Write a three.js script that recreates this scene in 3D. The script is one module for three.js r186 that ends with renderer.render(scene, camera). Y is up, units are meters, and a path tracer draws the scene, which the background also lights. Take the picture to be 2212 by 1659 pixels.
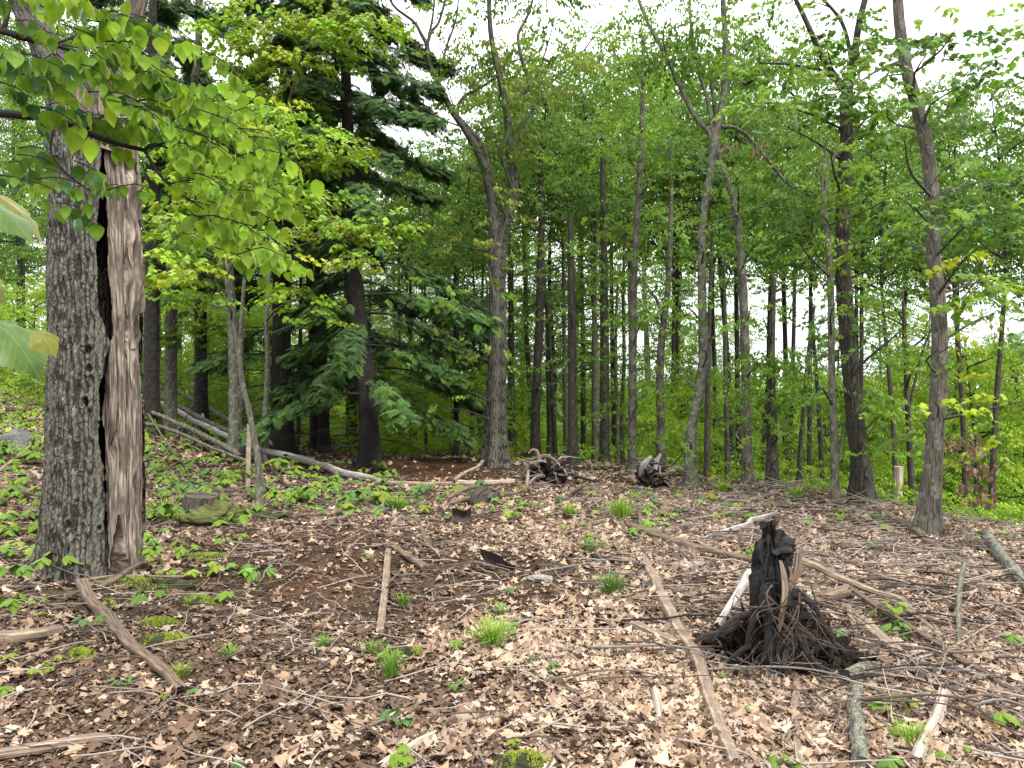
import * as THREE from 'three';
import { mergeGeometries } from 'three/addons/utils/BufferGeometryUtils.js';

// ---------------------------------------------------------------- camera, sky, sun, exposure
const scene = new THREE.Scene();
const EYE = 1.62, FPX = 1664;                       // eye height; focal length in pixels of a 2212 x 1659 frame
const camera = new THREE.PerspectiveCamera(53.0, 4 / 3, 0.05, 900);
camera.position.set(0, EYE, 0);
camera.lookAt(0, EYE, -10);
const renderer = new THREE.WebGLRenderer({ antialias: true });
renderer.toneMapping = THREE.LinearToneMapping;
renderer.toneMappingExposure = 4.3;
renderer.shadowMap.enabled = true;
{
  const w = 64, h = 32, data = new Float32Array(w * h * 4);       // bright overcast: brighter towards the zenith
  for (let j = 0; j < h; j++) for (let i = 0; i < w; i++) {
    const el = ((j + .5) / h - .5) * Math.PI, s = Math.max(0, Math.sin(el));
    const L = 1.05 * (.62 + 1.2 * s) / 1.82, k = (j * w + i) * 4;
    data[k] = L * 0.985; data[k + 1] = L; data[k + 2] = L * 1.03; data[k + 3] = 1;
  }
  const sky = new THREE.DataTexture(data, w, h, THREE.RGBAFormat, THREE.FloatType);
  sky.mapping = THREE.EquirectangularReflectionMapping; sky.magFilter = THREE.LinearFilter; sky.needsUpdate = true;
  scene.background = sky; scene.environment = sky;
}
const sun = new THREE.DirectionalLight(new THREE.Color(1, 0.95, 0.86), 1.5);
sun.position.set(14, 34, 13); sun.target.position.set(0, 0, -8);
sun.castShadow = true; sun.shadow.radius = 22; sun.shadow.mapSize.set(2048, 2048);
Object.assign(sun.shadow.camera, { left: -40, right: 40, top: 40, bottom: -40, near: 1, far: 120 });
scene.add(sun, sun.target);

// ---------------------------------------------------------------- random numbers and noise
function rng(seed) { let a = seed >>> 0; return () => { a = (a + 0x6D2B79F5) | 0; let t = Math.imul(a ^ (a >>> 15), 1 | a); t = (t + Math.imul(t ^ (t >>> 7), 61 | t)) ^ t; return ((t ^ (t >>> 14)) >>> 0) / 4294967296; }; }
let R = rng(11);
const U = (a, b) => a + (b - a) * R();
const pick = a => a[Math.floor(R() * a.length)];
const clamp = (x, a = 0, b = 1) => Math.min(b, Math.max(a, x));
const lerp = (a, b, t) => a + (b - a) * t;
const sst = (a, b, x) => { const t = clamp((x - a) / (b - a)); return t * t * (3 - 2 * t); };
function hash(x, y, z = 0) { let h = Math.imul(x, 374761393) ^ Math.imul(y, 668265263) ^ Math.imul(z, 2147483647 ^ 0x5bd1e995); h = Math.imul(h ^ (h >>> 13), 1274126177); h = Math.imul(h ^ (h >>> 15), 2246822519); return ((h ^ (h >>> 16)) >>> 0) / 4294967296; }
function noise2(x, y, px = 0, py = 0, s = 0) {      // value noise in -1..1; px, py: period in cells (0 = none)
  let xi = Math.floor(x), yi = Math.floor(y); const fx = x - xi, fy = y - yi;
  const m = (v, p) => p ? ((v % p) + p) % p : v;
  const u = fx * fx * (3 - 2 * fx), v = fy * fy * (3 - 2 * fy);
  const a = hash(m(xi, px), m(yi, py), s), b = hash(m(xi + 1, px), m(yi, py), s), c = hash(m(xi, px), m(yi + 1, py), s), d = hash(m(xi + 1, px), m(yi + 1, py), s);
  return 2 * (a + (b - a) * u + (c - a) * v + (a - b - c + d) * u * v) - 1;
}
function fbm(x, y, oct = 4, px = 0, py = 0, s = 0) { let v = 0, a = .5; for (let i = 0; i < oct; i++) { v += a * noise2(x, y, px, py, s + i * 17); x *= 2; y *= 2; px *= 2; py *= 2; a *= .5; } return v; }

// ---------------------------------------------------------------- the lie of the land
const softplus = (x, k = 1) => x * k > 30 ? x : Math.log(1 + Math.exp(x * k)) / k;
function landform(x, z) {
  const d = -z;
  let h = 0.17 * (softplus(-x - 3.7, 1.6)) * sst(2.5, 6.5, d);                // bank rising to one side
  if (h > 3) h = 3 + (h - 3) * .2;
  const s = .88 * (x - 2.8) + .475 * (d - 12.5) - 1.35;                       // the brow where the ground drops away
  const fall = .36 * softplus(s, 3);
  h -= 6 * (1 - Math.exp(-fall / 6));
  h -= .06 * softplus(d - 18, .6) * sst(-12, -5, x) * (1 - sst(60, 140, d));
  h += .16 * Math.exp(-(((x + 1.3) / 1.4) ** 2) - ((d - 15.4) / .8) ** 2);    // low soil bank before the hemlock
  h += .07 * Math.exp(-(((x - 2.1) / 1.3) ** 2) - ((d - 5.6) / 1.2) ** 2);
  h -= .05 * Math.exp(-(((x + 0.75) / .35) ** 2)) * sst(3, 4, d) * (1 - sst(9, 11, d));   // wheel track
  return h;
}
function height(x, z) {
  const far = 1 - sst(25, 60, Math.hypot(x, z));
  return landform(x, z) + (.05 * noise2(x * .7, z * .7, 0, 0, 3) + .025 * noise2(x * 2.1, z * 2.1, 0, 0, 5)) * (.3 + far) + .012 * noise2(x * 6, z * 6, 0, 0, 9) * far;
}
const V = (x, y, z) => new THREE.Vector3(x, y, z);
const W = (px, py, d) => V((px - 1106) / FPX * d, EYE - (py - 829.5) / FPX * d, -d);     // a place d metres ahead
function ground(px, py) {                                                      // where a line of sight meets the ground
  const dx = (px - 1106) / FPX, dy = -(py - 829.5) / FPX;
  let d = 1.5, last = d;
  while (d < 60 && EYE + dy * d > height(dx * d, -d)) { last = d; d *= 1.01; }
  let a = last, b = d; for (let i = 0; i < 18; i++) { const m = (a + b) / 2; if (EYE + dy * m > height(dx * m, -m)) a = m; else b = m; }
  const x = dx * b, z = -b; return V(x, height(x, z), z);
}

// ---------------------------------------------------------------- objects, parts, names
const taken = {};
function numbered(n) { const k = taken[n] = (taken[n] ?? -1) + 1; return k ? `${n}_${String(k).padStart(3, '0')}` : n; }
function thing(name, label, category, at, group) {
  const o = new THREE.Group(); o.name = numbered(name); o.position.copy(at); scene.add(o);
  o.userData = { label, category }; if (group) o.userData.group = group;
  return o;
}
function shadows(m) { m.castShadow = m.receiveShadow = true; return m; }
function part(parent, name, geo, mat, kind) {       // geometry in world axes about the thing's base
  const m = shadows(new THREE.Mesh(geo, mat)); m.name = name; parent.add(m); if (kind) m.userData.kind = kind; return m;
}
function wpart(parent, name, geo, mat, kind) {      // geometry given in world coordinates
  const p = parent.position; geo.translate(-p.x, -p.y, -p.z); return part(parent, name, geo, mat, kind);
}
const M4 = new THREE.Matrix4(), Q = new THREE.Quaternion(), E = new THREE.Euler(), S3 = new THREE.Vector3(), P3 = new THREE.Vector3(), C = new THREE.Color();
function instanced(name, geo, mat, list) {          // list of {p, q, s, c}
  const m = shadows(new THREE.InstancedMesh(geo, mat, list.length)); m.name = name;
  list.forEach((e, i) => { M4.compose(e.p, e.q, typeof e.s === 'number' ? S3.setScalar(e.s) : S3.copy(e.s)); m.setMatrixAt(i, M4); m.setColorAt(i, C.setRGB(e.c[0], e.c[1], e.c[2])); });
  m.userData.kind = 'stuff'; return m;
}
function winstanced(parent, name, geo, mat, list) {
  if (!list.length) return null;
  const p = parent.position, m = instanced(name, geo, mat, list.map(e => ({ ...e, p: e.p.clone().sub(p) }))); parent.add(m); return m;
}
const basis = (dir, nrm) => { const z = dir.clone().normalize().negate(), y = nrm.clone().addScaledVector(z, -nrm.dot(z)).normalize(), x = V().crossVectors(y, z); return new THREE.Quaternion().setFromRotationMatrix(new THREE.Matrix4().makeBasis(x, y, z)); };
const euler = (x, y, z, o = 'YXZ') => new THREE.Quaternion().setFromEuler(E.set(x, y, z, o));

// ---------------------------------------------------------------- textures
function tex(size, fn, srgb, rep = 1) {
  const d = new Uint8Array(size * size * 4);
  for (let j = 0; j < size; j++) for (let i = 0; i < size; i++) { const c = fn(i / size, j / size), k = (j * size + i) * 4; d[k] = clamp(c[0]) * 255; d[k + 1] = clamp(c[1] ?? c[0]) * 255; d[k + 2] = clamp(c[2] ?? c[0]) * 255; d[k + 3] = 255; }
  const t = new THREE.DataTexture(d, size, size); t.wrapS = t.wrapT = THREE.RepeatWrapping; t.magFilter = THREE.LinearFilter; t.minFilter = THREE.LinearMipmapLinearFilter; t.generateMipmaps = true;
  if (srgb) t.colorSpace = THREE.SRGBColorSpace; t.repeat.set(rep, rep); t.needsUpdate = true; return t;
}
const mix3 = (a, b, t) => [lerp(a[0], b[0], t), lerp(a[1], b[1], t), lerp(a[2], b[2], t)];
const ridge = (u, v, s, cx = 8, cy = 2) => {        // plates of bark between long furrows, 0 in a furrow, 1 on a plate
  const w = .35 * fbm(u * 6, v * 4, 3, 6, 4, s + 50);
  const n = Math.abs(noise2(u * cx * 2 + w * 2, v * cy, cx * 2, cy, s)), m = Math.abs(noise2(u * cx * 2 + 3 + w * 2, v * cy * 4 + w * 2, cx * 2, cy * 4, s + 9));
  return sst(0.02, .36, Math.min(n, m * 2 + .12));
};
function barkMat(lo, hi, lichen, amount, seed, cx, cy, bump = .012) {
  const f = (u, v) => ridge(u, v, seed, cx, cy), g = (u, v) => fbm(u * 40, v * 30, 3, 40, 30, seed + 4);
  const col = tex(512, (u, v) => {
    const plate = f(u, v), grain = g(u, v);
    let c = mix3(lo, hi, clamp(plate * .75 + grain * .55 + .12));
    const l = sst(.12, .3, fbm(u * 7, v * 7, 4, 7, 7, seed + 31) + .12 * noise2(u * 60, v * 60, 60, 60, seed) - (1 - amount) * .3);
    return mix3(c, [lichen[0] * (.9 + grain * .4), lichen[1] * (.9 + grain * .4), lichen[2] * (.9 + grain * .4)], l * .8);
  }, true);
  const bmp = tex(512, (u, v) => [clamp(f(u, v) * .75 + .2 + g(u, v) * .35)]);
  return new THREE.MeshStandardMaterial({ map: col, bumpMap: bmp, bumpScale: bump, roughness: .95, color: new THREE.Color().setRGB(.50, .495, .475) });
}
// colours in these maps are sRGB
const MAT = {
  oak: barkMat([.115, .105, .092], [.47, .455, .41], [.55, .585, .50], .62, 101, 7, 2, .018),
  hemlock: barkMat([.06, .052, .045], [.215, .185, .155], [.28, .30, .24], .12, 202, 9, 3, .014),
  grey: barkMat([.24, .225, .205], [.50, .475, .43], [.62, .64, .56], .75, 303, 10, 3, .007),
  brown: barkMat([.125, .112, .098], [.36, .325, .28], [.44, .46, .37], .35, 404, 8, 3, .01),
  lichen: barkMat([.25, .24, .215], [.50, .49, .43], [.66, .70, .60], 1.05, 505, 8, 4, .008),
};
function woodMat(lo, hi, seed, bump = .006, stain) {
  const sh = u => .55 * noise2(u * 7, .5, 7, 1, seed + 60) + .25 * noise2(u * 19, .5, 19, 1, seed + 61);
  const f = (u, v) => clamp(.5 + .55 * fbm(u * 22 + .6 * noise2(u * 3, v * 3, 3, 3, seed), v + sh(u), 4, 22, 1, seed) + .65 * fbm(u * 64, v * 3 + sh(u), 3, 64, 3, seed + 3));
  const col = tex(512, (u, v) => { const c = mix3(lo, hi, f(u, v)), s = sst(.05, .35, fbm(u * 3, v * 2, 4, 3, 2, seed + 8)); return stain ? mix3(c, mix3(stain, c, .35), s) : c; }, true);
  const bmp = tex(512, (u, v) => [f(u, v)]);
  return new THREE.MeshStandardMaterial({ map: col, bumpMap: bmp, bumpScale: bump, roughness: .92, color: new THREE.Color().setRGB(.80, .785, .76) });
}
MAT.wood = woodMat([.20, .172, .15], [.68, .635, .575], 611, .016, [.27, .22, .19]);
MAT.stick = woodMat([.37, .315, .265], [.76, .68, .59], 622, .006, [.45, .385, .335]);
MAT.pale = woodMat([.48, .43, .385], [.76, .71, .65], 633, .006);
MAT.silver = woodMat([.40, .38, .37], [.72, .70, .69], 644, .006);
MAT.brownStick = woodMat([.235, .19, .155], [.56, .475, .395], 655, .006);
MAT.darkStick = woodMat([.09, .07, .065], [.25, .19, .165], 666, .006);
MAT.char = woodMat([.03, .028, .027], [.125, .112, .104], 677, .02);
MAT.fresh = woodMat([.62, .47, .34], [.80, .68, .53], 688, .003);

function leafMat(color, { through = .42, coat = .3, map, bumpMap } = {}) {
  return new THREE.MeshPhysicalMaterial({ color: C.setRGB(...color).clone(), map: map || null, bumpMap: bumpMap || null, bumpScale: .002, roughness: .9, transmission: through, thickness: 0, ior: 1.4, specularIntensity: .35, clearcoat: coat, clearcoatRoughness: .38, side: THREE.DoubleSide });
}
MAT.leaf = leafMat([1, 1, 1], { through: .5, coat: .06 });
MAT.needle = leafMat([1, 1, 1], { through: .3, coat: 0 });
MAT.dry = leafMat([1, 1, 1], { through: .12, coat: 0 });

// ---------------------------------------------------------------- shapes
function curveOf(pts) { return pts.length < 2 ? null : new THREE.CatmullRomCurve3(pts, false, 'centripetal'); }
const at = (a, t) => { const x = clamp(t) * (a.length - 1), i = Math.min(a.length - 2, Math.floor(x)); return a.length === 1 ? a[0] : lerp(a[i], a[i + 1], x - i); };
// a limb: a bent, tapering, slightly uneven round body with closed ends; uv in metres over texW
function tube(pts, radii, { sides = 8, step = .12, rough = .06, seed = 1, texW = .5, flare = 0, lobes = 0, disp = null, ragged = 0 } = {}) {
  const cv = curveOf(pts), len = cv.getLength(), n = Math.max(2, Math.min(160, Math.round(len / step)));
  const fr = []; let nrm = null;
  for (let i = 0; i <= n; i++) {
    const t = i / n, p = cv.getPoint(t), tg = cv.getTangent(t).normalize();
    if (!nrm) nrm = Math.abs(tg.y) > .7 ? V(0, 0, 1) : V(0, 1, 0);
    nrm = nrm.clone().addScaledVector(tg, -nrm.dot(tg)).normalize();
    fr.push([p, nrm, V().crossVectors(tg, nrm), at(radii, t), t * len]);
  }
  const cols = Math.max(1, Math.round(2 * Math.PI * Math.max(...radii) / texW)), pos = [], uv = [];
  for (let i = 0; i <= n; i++) {
    const [p, a, b, r0, l] = fr[i];
    for (let j = 0; j < sides; j++) {
      const th = j / sides * 2 * Math.PI, c = Math.cos(th), s = Math.sin(th);
      let r = r0 * (1 + rough * (noise2(c * 1.6 + seed * 7.1, s * 1.6 + l / Math.max(.06, r0) * .35, 0, 0, seed) + .6 * noise2(c * 3 + seed, s * 3 + l * 5, 0, 0, seed + 3)));
      if (flare) { const k = Math.exp(-l / flare); r *= 1 + .55 * k * (1 + (lobes ? .6 * Math.sin(th * lobes + seed) : 0)); }
      if (disp) r += disp(th, l, r);
      const cut = ragged && (i === 0 || i === n) ? ragged * r0 * (noise2(c * 1.3 + seed, s * 1.3, 0, 0, seed + 8) + .5 * noise2(th * 5, seed, 0, 0, seed)) : 0, tg = cut ? cv.getTangent(i / n) : null;
      if (cut) { pos.push(p.x + r * (a.x * c + b.x * s) + tg.x * cut, p.y + r * (a.y * c + b.y * s) + tg.y * cut, p.z + r * (a.z * c + b.z * s) + tg.z * cut); continue; }
      pos.push(p.x + r * (a.x * c + b.x * s), p.y + r * (a.y * c + b.y * s), p.z + r * (a.z * c + b.z * s));
    }
  }
  return skin(pos, n, sides, (i, j) => [j / sides * cols, fr[i][4] / texW], fr[0][0], fr[n][0]);
}
function skin(pos, n, sides, uvf, c0, c1) {         // closes rings of points into a body with smooth normals over the seam
  const idx = []; for (let i = 0; i < n; i++) for (let j = 0; j < sides; j++) { const a = i * sides + j, b = i * sides + (j + 1) % sides, c = a + sides, d = b + sides; idx.push(a, b, d, a, d, c); }
  const g0 = new THREE.BufferGeometry(); g0.setAttribute('position', new THREE.Float32BufferAttribute(pos, 3)); g0.setIndex(idx); g0.computeVertexNormals();
  const nr = g0.attributes.normal.array, P = [], N = [], T = [], I = [], k = sides + 1;
  for (let i = 0; i <= n; i++) for (let j = 0; j <= sides; j++) { const a = (i * sides + j % sides) * 3; P.push(pos[a], pos[a + 1], pos[a + 2]); N.push(nr[a], nr[a + 1], nr[a + 2]); T.push(...uvf(i, j)); }
  for (let i = 0; i < n; i++) for (let j = 0; j < sides; j++) { const a = i * k + j; I.push(a, a + 1, a + k + 1, a, a + k + 1, a + k); }
  for (const [i, c, f] of [[0, c0, 1], [n, c1, 0]]) {
    if (!c) continue;
    const o = P.length / 3, ax = V(nr[0], nr[1], nr[2]);
    const ring = j => (i * sides + j % sides) * 3, q = V(), w = V(pos[ring(0)], pos[ring(0) + 1], pos[ring(0) + 2]).sub(c), e = V(pos[ring(Math.floor(sides / 4))], pos[ring(Math.floor(sides / 4)) + 1], pos[ring(Math.floor(sides / 4)) + 2]).sub(c);
    q.crossVectors(w, e).normalize().multiplyScalar(f ? -1 : 1);
    P.push(c.x, c.y, c.z); N.push(q.x, q.y, q.z); T.push(.5, .5);
    for (let j = 0; j < sides; j++) { const a = ring(j); P.push(pos[a], pos[a + 1], pos[a + 2]); N.push(q.x, q.y, q.z); const th = j / sides * 2 * Math.PI; T.push(.5 + .1 * Math.cos(th), .5 + .1 * Math.sin(th)); }
    for (let j = 0; j < sides; j++) { const a = o + 1 + j, b = o + 1 + (j + 1) % sides; f ? I.push(o, b, a) : I.push(o, a, b); }
  }
  const g = new THREE.BufferGeometry(); g.setAttribute('position', new THREE.Float32BufferAttribute(P, 3)); g.setAttribute('normal', new THREE.Float32BufferAttribute(N, 3)); g.setAttribute('uv', new THREE.Float32BufferAttribute(T, 2)); g.setIndex(I); return g;
}
// a leaf blade from its outline (x across, y from stalk 0 to tip 1), folded along the midrib and drooping
function blade(outline, size, { fold = .25, droop = .25, wave = 0, seed = 1, stations = 0 } = {}) {
  const P = [], T = [], I = [];
  const put = (x, y) => { P.push(x * size, (-fold * Math.abs(x) - droop * y * y + wave * noise2(x * 4 + seed, y * 4, 0, 0, seed)) * size, -y * size); T.push(x + .5, y); };
  if (stations) {                                   // strips either side of the midrib, for leaves seen large
    for (let i = 0; i <= stations; i++) {
      const y = i / stations, w = at(outline, y);
      for (const x of [-w, -w * .5, 0, w * .5, w]) put(x, y);
    }
    for (let i = 0; i < stations; i++) for (let j = 0; j < 4; j++) { const a = i * 5 + j, b = a + 5; I.push(a, a + 1, b + 1, a, b + 1, b); }
  } else {
    put(0, .42); outline.forEach(([x, y]) => put(x, y));
    for (let i = 1; i <= outline.length; i++) I.push(0, i, i % outline.length + 1);
  }
  const g = new THREE.BufferGeometry(); g.setAttribute('position', new THREE.Float32BufferAttribute(P, 3)); g.setAttribute('uv', new THREE.Float32BufferAttribute(T, 2)); g.setIndex(I); g.computeVertexNormals(); return g;
}
const sym = half => [...half, ...half.slice().reverse().filter(([x]) => x > 0).map(([x, y]) => [-x, y])];
const OUT = {
  maple: sym([[0, 0], [.30, .10], [.42, .02], [.36, .30], [.62, .50], [.34, .52], [.20, .68], [0, 1]]),
  mapleFine: sym([[0, 0], [.12, .03], [.30, -.06], [.30, .08], [.46, .10], [.36, .26], [.56, .40], [.66, .58], [.46, .55], [.34, .50], [.24, .56], [.26, .72], [.12, .80], [0, 1]]),
  oak: sym([[0, 0], [.08, .15], [.22, .22], [.10, .33], [.32, .50], [.13, .55], [.28, .76], [.12, .76], [0, 1]]),
  simple: sym([[0, 0], [.26, .25], [.28, .5], [0, 1]]),
  quad: [[0, 0], [.3, .42], [0, 1], [-.3, .42]],
  linden: [.02, .34, .44, .47, .45, .40, .33, .24, .14, .04],
  leaflet: [.02, .16, .26, .31, .32, .29, .24, .17, .09, .01],
};
const place = (g, q, p, s = 1) => { const m = new THREE.Matrix4().compose(p, q, V(s, s, s)); return g.clone().applyMatrix4(m); };

// ---------------------------------------------------------------- the ground
const soilMap = tex(1024, (u, v) => {
  const a = fbm(u * 12, v * 12, 5, 12, 12, 21), b = noise2(u * 190, v * 190, 190, 190, 22), c = noise2(u * 420, v * 420, 420, 420, 23), k = sst(.45, .8, fbm(u * 60, v * 60, 3, 60, 60, 24) + .5 * b);
  const t = clamp(.62 + .30 * a + .22 * b + .16 * c);
  return mix3([t, t * .985, t * .97], [.98, .93, .86], k * .55);
}, true);
const soilBump = tex(1024, (u, v) => [.5 + .35 * fbm(u * 24, v * 24, 5, 24, 24, 25) + .2 * noise2(u * 260, v * 260, 260, 260, 26)]);
const spots = list => list.map(([px, py, r]) => { const p = ground(px, py); return [p.x, p.z, r]; });
const BARE = spots([[640, 1165, 1.1], [760, 1240, .8], [480, 1330, .9], [300, 1500, .5], [640, 1450, .5], [1235, 1245, .6], [1080, 1500, .3], [1250, 1600, .35], [1500, 1275, .4], [930, 1022, 1.6], [820, 1022, 1.4], [1030, 1022, 1.4], [1650, 1370, .55], [390, 1400, .6], [1010, 1215, .4], [1750, 1400, .5], [880, 1290, .4], [100, 1520, .5], [250, 1270, .45], [730, 1480, .4], [860, 1160, .8], [560, 1420, .6], [420, 1530, .5], [180, 1480, .5], [60, 1600, .4], [760, 1330, .5]]);
const BRIGHT = spots([[1010, 1150, .7], [960, 1440, .5], [1300, 1430, .7], [1450, 1560, .8], [700, 1340, .35], [640, 1600, .35], [2000, 1550, .8], [1350, 1100, 1.8], [180, 1250, .3], [1600, 1480, .6], [1900, 1180, 1.6], [1200, 1090, 1.3], [2100, 1300, 1.2], [1750, 1520, .6], [1150, 1160, .7], [900, 1600, .4]]);
const RED = spots([[650, 1160, .8], [1090, 1500, .3], [1250, 1590, .3], [1500, 1260, .35], [930, 1022, 1.2], [560, 1120, .6], [700, 1240, .5]]);
const MOSS = spots([[540, 1095, .5], [350, 1090, .6], [300, 1262, .5], [30, 960, 1.2], [40, 1110, .7], [350, 1400, .3], [480, 1270, .3], [430, 1190, .4]]);
const near = (list, x, z) => { let m = 0; for (const [a, b, r] of list) { const q = ((x - a) ** 2 + (z - b) ** 2) / (r * r); if (q < 6) m = Math.max(m, Math.exp(-q)); } return m; };
function litter(x, z) {                             // how thickly the dead leaves lie
  const n = fbm(x * .9 + 4, z * .9, 4, 0, 0, 41), n2 = fbm(x * 3.1, z * 3.1, 3, 0, 0, 43);
  let v = .5 + .85 * n + .95 * n2 + .55 * near(BRIGHT, x, z) - .85 * near(BARE, x, z) + .12 * sst(.2, 1.6, x) - .40 * sst(.3, -.6, x) * (1 - sst(7, 9, -z));
  return clamp(v, .06, 1);
}
{
  const axis = (a, b, step, end0, end1, g) => { const v = []; for (let x = a; x <= b + 1e-6; x += step) v.push(x); for (let s = step, x = b; x < end1;) { s *= g; x += s; v.push(x); } const w = []; for (let s = step, x = a; x > end0;) { s *= g; x -= s; w.unshift(x); } return [...w, ...v]; };
  const xs = axis(-8.5, 8.5, .075, -420, 420, 1.13), zs = axis(-17, -1.5, .08, -420, 120, 1.13), P = [], T = [], K = [], I = [];
  for (const z of zs) for (const x of xs) {
    P.push(x, height(x, z), z); T.push(x / 2, z / 2);
    const L = litter(x, z), red = near(RED, x, z), moss = near(MOSS, x, z) * sst(-.3, .3, fbm(x * 3, z * 3, 3, 0, 0, 47) + .1), d = -z, j = noise2(x * 5, z * 5, 0, 0, 48);
    let c = mix3([.085, .056, .036], [.14, .097, .063], L);
    c = mix3(c, [.125, .056, .032], red * .85);
    const s = .88 * (x - 2.8) + .475 * (d - 12.5), gr = Math.max(sst(.8, 3, s), sst(16.5, 20, d) * .8, sst(-3.5, -7.5, x) * .45 * sst(-.1, .3, j));
    c = mix3(c, [.045, .055, .018], gr); c = mix3(c, [.085, .10, .018], moss * .9);
    K.push(c[0] * (1 + .2 * j), c[1] * (1 + .2 * j), c[2] * (1 + .2 * j));
  }
  const n = xs.length; for (let j = 0; j < zs.length - 1; j++) for (let i = 0; i < n - 1; i++) { const a = j * n + i; I.push(a, a + n, a + 1, a + 1, a + n, a + n + 1); }
  const g = new THREE.BufferGeometry(); g.setAttribute('position', new THREE.Float32BufferAttribute(P, 3)); g.setAttribute('uv', new THREE.Float32BufferAttribute(T, 2)); g.setAttribute('color', new THREE.Float32BufferAttribute(K, 3)); g.setIndex(I); g.computeVertexNormals();
  const m = shadows(new THREE.Mesh(g, new THREE.MeshPhysicalMaterial({ map: soilMap, bumpMap: soilBump, bumpScale: .02, vertexColors: true, roughness: 1, specularIntensity: .25 })));
  m.name = 'ground'; m.userData = { kind: 'structure', label: 'uneven forest floor of brown soil strewn with pale dead leaves', category: 'ground' }; scene.add(m);
  var groundMesh = m;
}
function slope(x, z, e = .08) { return V(height(x - e, z) - height(x + e, z), 2 * e, height(x, z - e) - height(x, z + e)).normalize(); }
const UPV = V(0, 1, 0);
// dead leaves
R = rng(2024);
const DRY = [[0.1, 0.063, 0.043], [0.13, 0.083, 0.055], [0.15, 0.095, 0.062], [0.19, 0.126, 0.084], [0.23, 0.155, 0.102], [0.25, 0.172, 0.116], [0.27, 0.214, 0.172], [0.29, 0.204, 0.138], [0.31, 0.23, 0.166], [0.33, 0.226, 0.147], [0.34, 0.248, 0.172], [0.36, 0.27, 0.196], [0.4, 0.31, 0.23]];
const dryColor = (x = 0, z = 0) => { const t = .5 + .9 * fbm(x * 1.1, z * 1.1, 3, 0, 0, 45), f = Math.pow(R(), lerp(.55, 1.8, clamp(t)) * (1 + .9 * sst(.3, -.7, x) * (1 - sst(8, 10, -z)))), c = DRY[Math.min(DRY.length - 1, Math.floor(f * DRY.length))], k = U(.72, 1.1); return [c[0] * k, c[1] * k, c[2] * k]; };
const deadShapes = [[OUT.oak, { fold: .35, droop: -.3, wave: .16 }], [OUT.oak, { fold: -.3, droop: .35, wave: .2 }], [OUT.mapleFine, { fold: .3, droop: -.25, wave: .22 }], [OUT.mapleFine, { fold: -.25, droop: .3, wave: .16 }], [OUT.oak, { fold: .75, droop: .25, wave: .2 }], [OUT.maple, { fold: .6, droop: -.5, wave: .25 }]].map(([o, p], i) => blade(o, 1, { ...p, seed: 3 + i }));
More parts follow.
